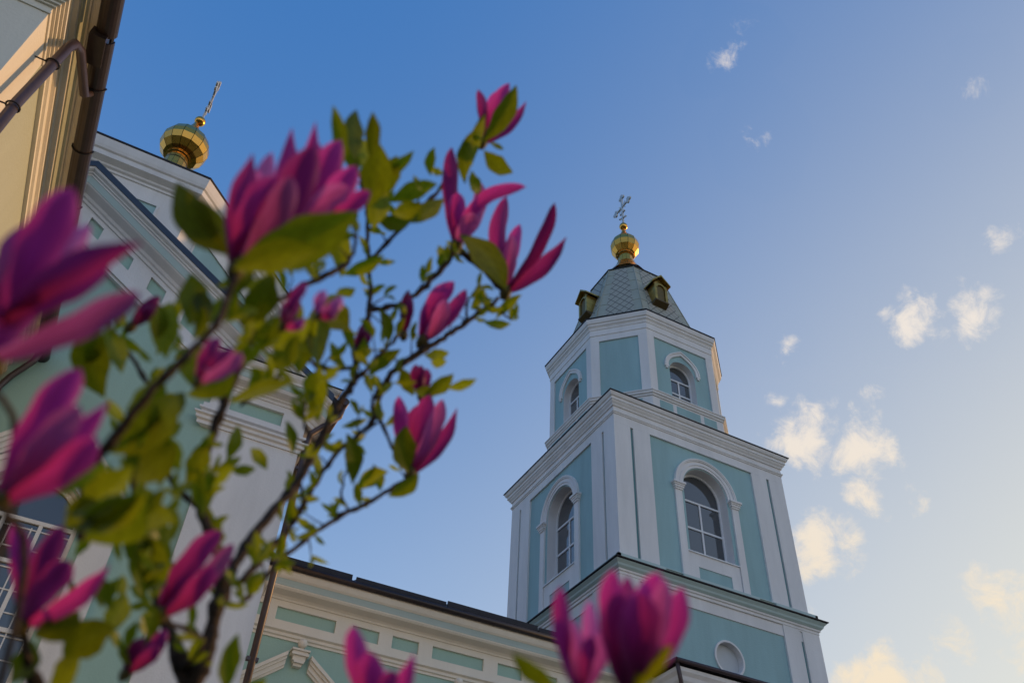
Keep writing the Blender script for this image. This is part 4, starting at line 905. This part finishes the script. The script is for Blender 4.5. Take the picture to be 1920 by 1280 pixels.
# ---- leaves: base, tip, width px, distance, bend
LV = [
 (442, 492, 668, 398, 112, .52, 10), (438, 505, 600, 470, 70, .52, -8), (428, 478, 332, 342, 78, .53, -12), (425, 470, 372, 372, 50, .55, 0),
 (640, 318, 624, 198, 32, .72, 6), (668, 300, 668, 206, 44, .74, -6), (694, 300, 699, 210, 38, .76, 4), (690, 390, 712, 270, 66, .80, 6), (708, 335, 776, 283, 30, .84, 4),
 (730, 380, 820, 345, 44, .86, -5), (705, 410, 770, 416, 40, .86, 5), (760, 418, 832, 372, 42, .88, 5), (700, 350, 680, 262, 48, .82, 5), (722, 372, 745, 292, 44, .84, -4), (735, 400, 790, 380, 40, .86, 4), (700, 430, 720, 350, 52, .83, 0), (670, 340, 645, 262, 34, .78, 4), (808, 330, 815, 276, 26, .92, -6), (806, 318, 832, 326, 18, .92, 0),
 (872, 345, 886, 246, 36, .96, -6), (884, 312, 910, 212, 30, .97, -4), (908, 282, 962, 324, 42, .98, 6), (885, 320, 902, 366, 30, .96, 4), (905, 266, 968, 160, 42, .95, 8),
 (862, 440, 948, 542, 62, .93, -12), (918, 268, 945, 280, 14, .97, 0), (640, 520, 628, 420, 46, .80, 6), (640, 515, 720, 478, 34, .86, 4), (702, 488, 742, 490, 16, .92, 3), (640, 552, 610, 590, 40, .80, 4), (630, 548, 666, 540, 30, .84, 3),
 (728, 645, 712, 578, 30, .9, 6), (690, 706, 752, 655, 32, .88, -5), (795, 665, 842, 660, 32, .9, 4), (808, 678, 838, 676, 26, .9, 3), (775, 742, 752, 690, 36, .9, 0), (795, 740, 850, 700, 36, .88, 5), (838, 728, 894, 710, 24, .88, 3), (775, 735, 825, 735, 30, .88, 0),
 (766, 886, 762, 798, 54, .84, -8), (882, 578, 908, 538, 24, .96, 4), (930, 598, 978, 552, 24, .97, -4), (905, 602, 958, 606, 24, .97, 5), (660, 908, 650, 812, 42, .84, 8), (668, 918, 728, 884, 42, .85, -6), (728, 930, 784, 886, 42, .86, 6), (712, 920, 700, 870, 30, .86, 4),
 (548, 852, 536, 788, 28, .78, 4), (596, 790, 600, 686, 46, .80, -4), (545, 1012, 600, 988, 14, .78, 3), (540, 990, 545, 930, 26, .78, 5), (590, 1000, 610, 1020, 12, .8, 3), (555, 940, 600, 936, 12, .8, 0),
 (352, 612, 358, 512, 62, .56, 8), (392, 608, 380, 540, 50, .56, -6), (312, 672, 322, 566, 62, .58, -10), (290, 640, 300, 570, 40, .58, 5), (196, 745, 176, 606, 78, .62, -14), (228, 700, 196, 616, 46, .63, 6), (160, 690, 185, 610, 40, .62, 4), (450, 610, 508, 512, 66, .60, 10), (430, 560, 470, 480, 40, .58, 4),
 (512, 652, 580, 596, 54, .66, 8), (596, 690, 604, 558, 54, .74, -6), (652, 622, 596, 582, 66, .78, 8), (560, 700, 548, 610, 58, .74, 6), (470, 640, 530, 590, 46, .66, 6), (500, 690, 560, 640, 50, .7, 4), (540, 640, 560, 560, 46, .72, 0),
 (395, 735, 372, 644, 74, .60, -10), (350, 740, 440, 690, 56, .60, 12), (430, 756, 552, 716, 34, .66, -6), (490, 730, 470, 690, 26, .68, 4), (420, 690, 470, 640, 40, .62, 4), (200, 846, 332, 738, 96, .52, 14), (238, 890, 300, 780, 84, .54, 10), (128, 965, 250, 872, 84, .46, 12), (110, 930, 205, 868, 60, .47, -8), (150, 985, 275, 930, 70, .46, 8), (250, 900, 330, 830, 70, .52, 6), (230, 800, 300, 700, 70, .54, 10),
 (160, 1012, 262, 920, 124, .47, 10), (120, 990, 190, 940, 80, .46, 0), (348, 910, 384, 824, 48, .66, 6), (424, 862, 446, 796, 34, .68, 5), (430, 880, 480, 878, 26, .68, 2), (268, 1118, 312, 980, 84, .60, -12), (292, 1120, 270, 1000, 64, .60, 8), (250, 1060, 262, 990, 60, .60, 5),
 (200, 960, 330, 980, 70, .52, -8), (62, 1190, 150, 1146, 66, .50, 8), (120, 1240, 215, 1176, 80, .52, -12), (196, 1190, 232, 1108, 50, .58, 6), (190, 1140, 178, 1086, 34, .58, 4), (90, 1290, 150, 1230, 66, .52, 6), (425, 1300, 446, 1186, 46, .60, -8), (455, 1290, 500, 1270, 26, .62, 3), (20, 1280, 60, 1200, 60, .5, 4),
 (1186, 1300, 1262, 1208, 46, .44, -8), (1050, 1290, 962, 1222, 44, .48, -6), (-20, 600, 14, 462, 66, .40, 8), (-20, 560, 20, 500, 70, .41, 0), (300, 790, 345, 735, 50, .58, 0), (400, 1020, 372, 930, 30, .66, 4), (470, 1020, 492, 980, 22, .74, 0), (300, 1010, 250, 960, 50, .58, 4), (340, 880, 300, 800, 60, .56, -6),
 (640, 800, 690, 785, 20, .85, 2), (720, 800, 760, 770, 18, .88, 0), (660, 660, 640, 600, 26, .86, 5), (676, 670, 690, 640, 24, .86, 0), (640, 690, 620, 640, 22, .84, 0), (500, 880, 470, 840, 30, .74, 3), (566, 620, 530, 570, 40, .72, 5), (460, 540, 520, 520, 46, .60, 4),
]
NLV = len(LV)
rl = random.Random(5)
tw = 0
for (u, v, d) in twigpts:                    # spring leaves in small tufts at the nodes, on fine side twigs
    if d < .58 or rl.random() > .58: continue
    a0 = rl.uniform(-2.5, -.3) if rl.random() < .75 else rl.uniform(0, 6.28)
    if rl.random() < .5 and tw < 70:
        L = rl.uniform(18, 46) * .8 / d; u1, v1 = u + L * math.cos(a0), v + L * math.sin(a0); tw += 1
        pm = at((u + u1) / 2 + rl.uniform(-4, 4), (v + v1) / 2 + rl.uniform(-4, 4), d); r0 = rl.uniform(3.2, 4.6) * d / FPX * .5
        b = MB(); b.tube([at(u, v, d), pm, at(u1, v1, d + rl.uniform(-.02, .02))], [r0, r0 * .8, r0 * .55], 6); b.build('twig', BARK, MG)
        u, v = u1, v1
    for k in range(rl.choice((1, 2, 2, 3))):
        a = a0 + rl.uniform(-1.0, 1.0); L = rl.uniform(20, 52) * .75 / d
        if v < 300: L *= .7
        LV.append((u, v, u + L * math.cos(a), v + L * math.sin(a), L * rl.uniform(.30, .50), d + rl.uniform(-.03, .03), rl.uniform(-7, 7)))
for cu, cv, su, sv, n, d0, d1 in ((240, 920, 100, 100, 40, .50, .62), (420, 640, 170, 80, 50, .56, .72), (240, 1130, 120, 100, 16, .52, .62), (600, 620, 70, 70, 7, .74, .84), (740, 380, 70, 60, 10, .84, .92)):
    for _ in range(n):
        u, v = rl.gauss(cu, su * .6), rl.gauss(cv, sv * .6); a = rl.uniform(-2.5, -.3); d = rl.uniform(d0, d1); L = rl.uniform(30, 66) * .62 / d
        LV.append((u, v, u + L * math.cos(a), v + L * math.sin(a), L * rl.uniform(.34, .5), d, rl.uniform(-8, 8)))
KEEP = [(410, 680), (550, 575), (620, 570), (272, 585), (370, 1070), (820, 590)]
LV = LV[:NLV] + [q for q in LV[NLV:] if all(math.hypot((q[0] + q[2]) / 2 - a, (q[1] + q[3]) / 2 - b) > 50 for a, b in KEEP)]
LV.sort(key=lambda q: -(math.hypot(q[2] - q[0], q[3] - q[1]) * q[4]))
rest = MB()
for i, (u0, v0, u1, v1, w, d, bd) in enumerate(LV):
    dz = rl.uniform(-.02, .02)
    p0, pc, p1, ww, nr = spec(u0, v0, u1, v1, w, d, d + dz, bd, rl.uniform(-.006, .012))
    nr = (nr + (p1 - p0).cross(nr).normalized() * rl.uniform(-.5, .5)).normalized()
    m_ = MB() if i < 100 else rest
    blade(m_, p0, pc, p1, ww * (.90 if i < 60 else .82), nr, p_leaf, 0.0, .05, 6, 12, seed=i, fold=rl.uniform(.1, .35))
    if i < 100: m_.build('leaf', LEAFM, MG)
o = rest.build('small_leaves', LEAFM, MG); o['kind'] = 'stuff'
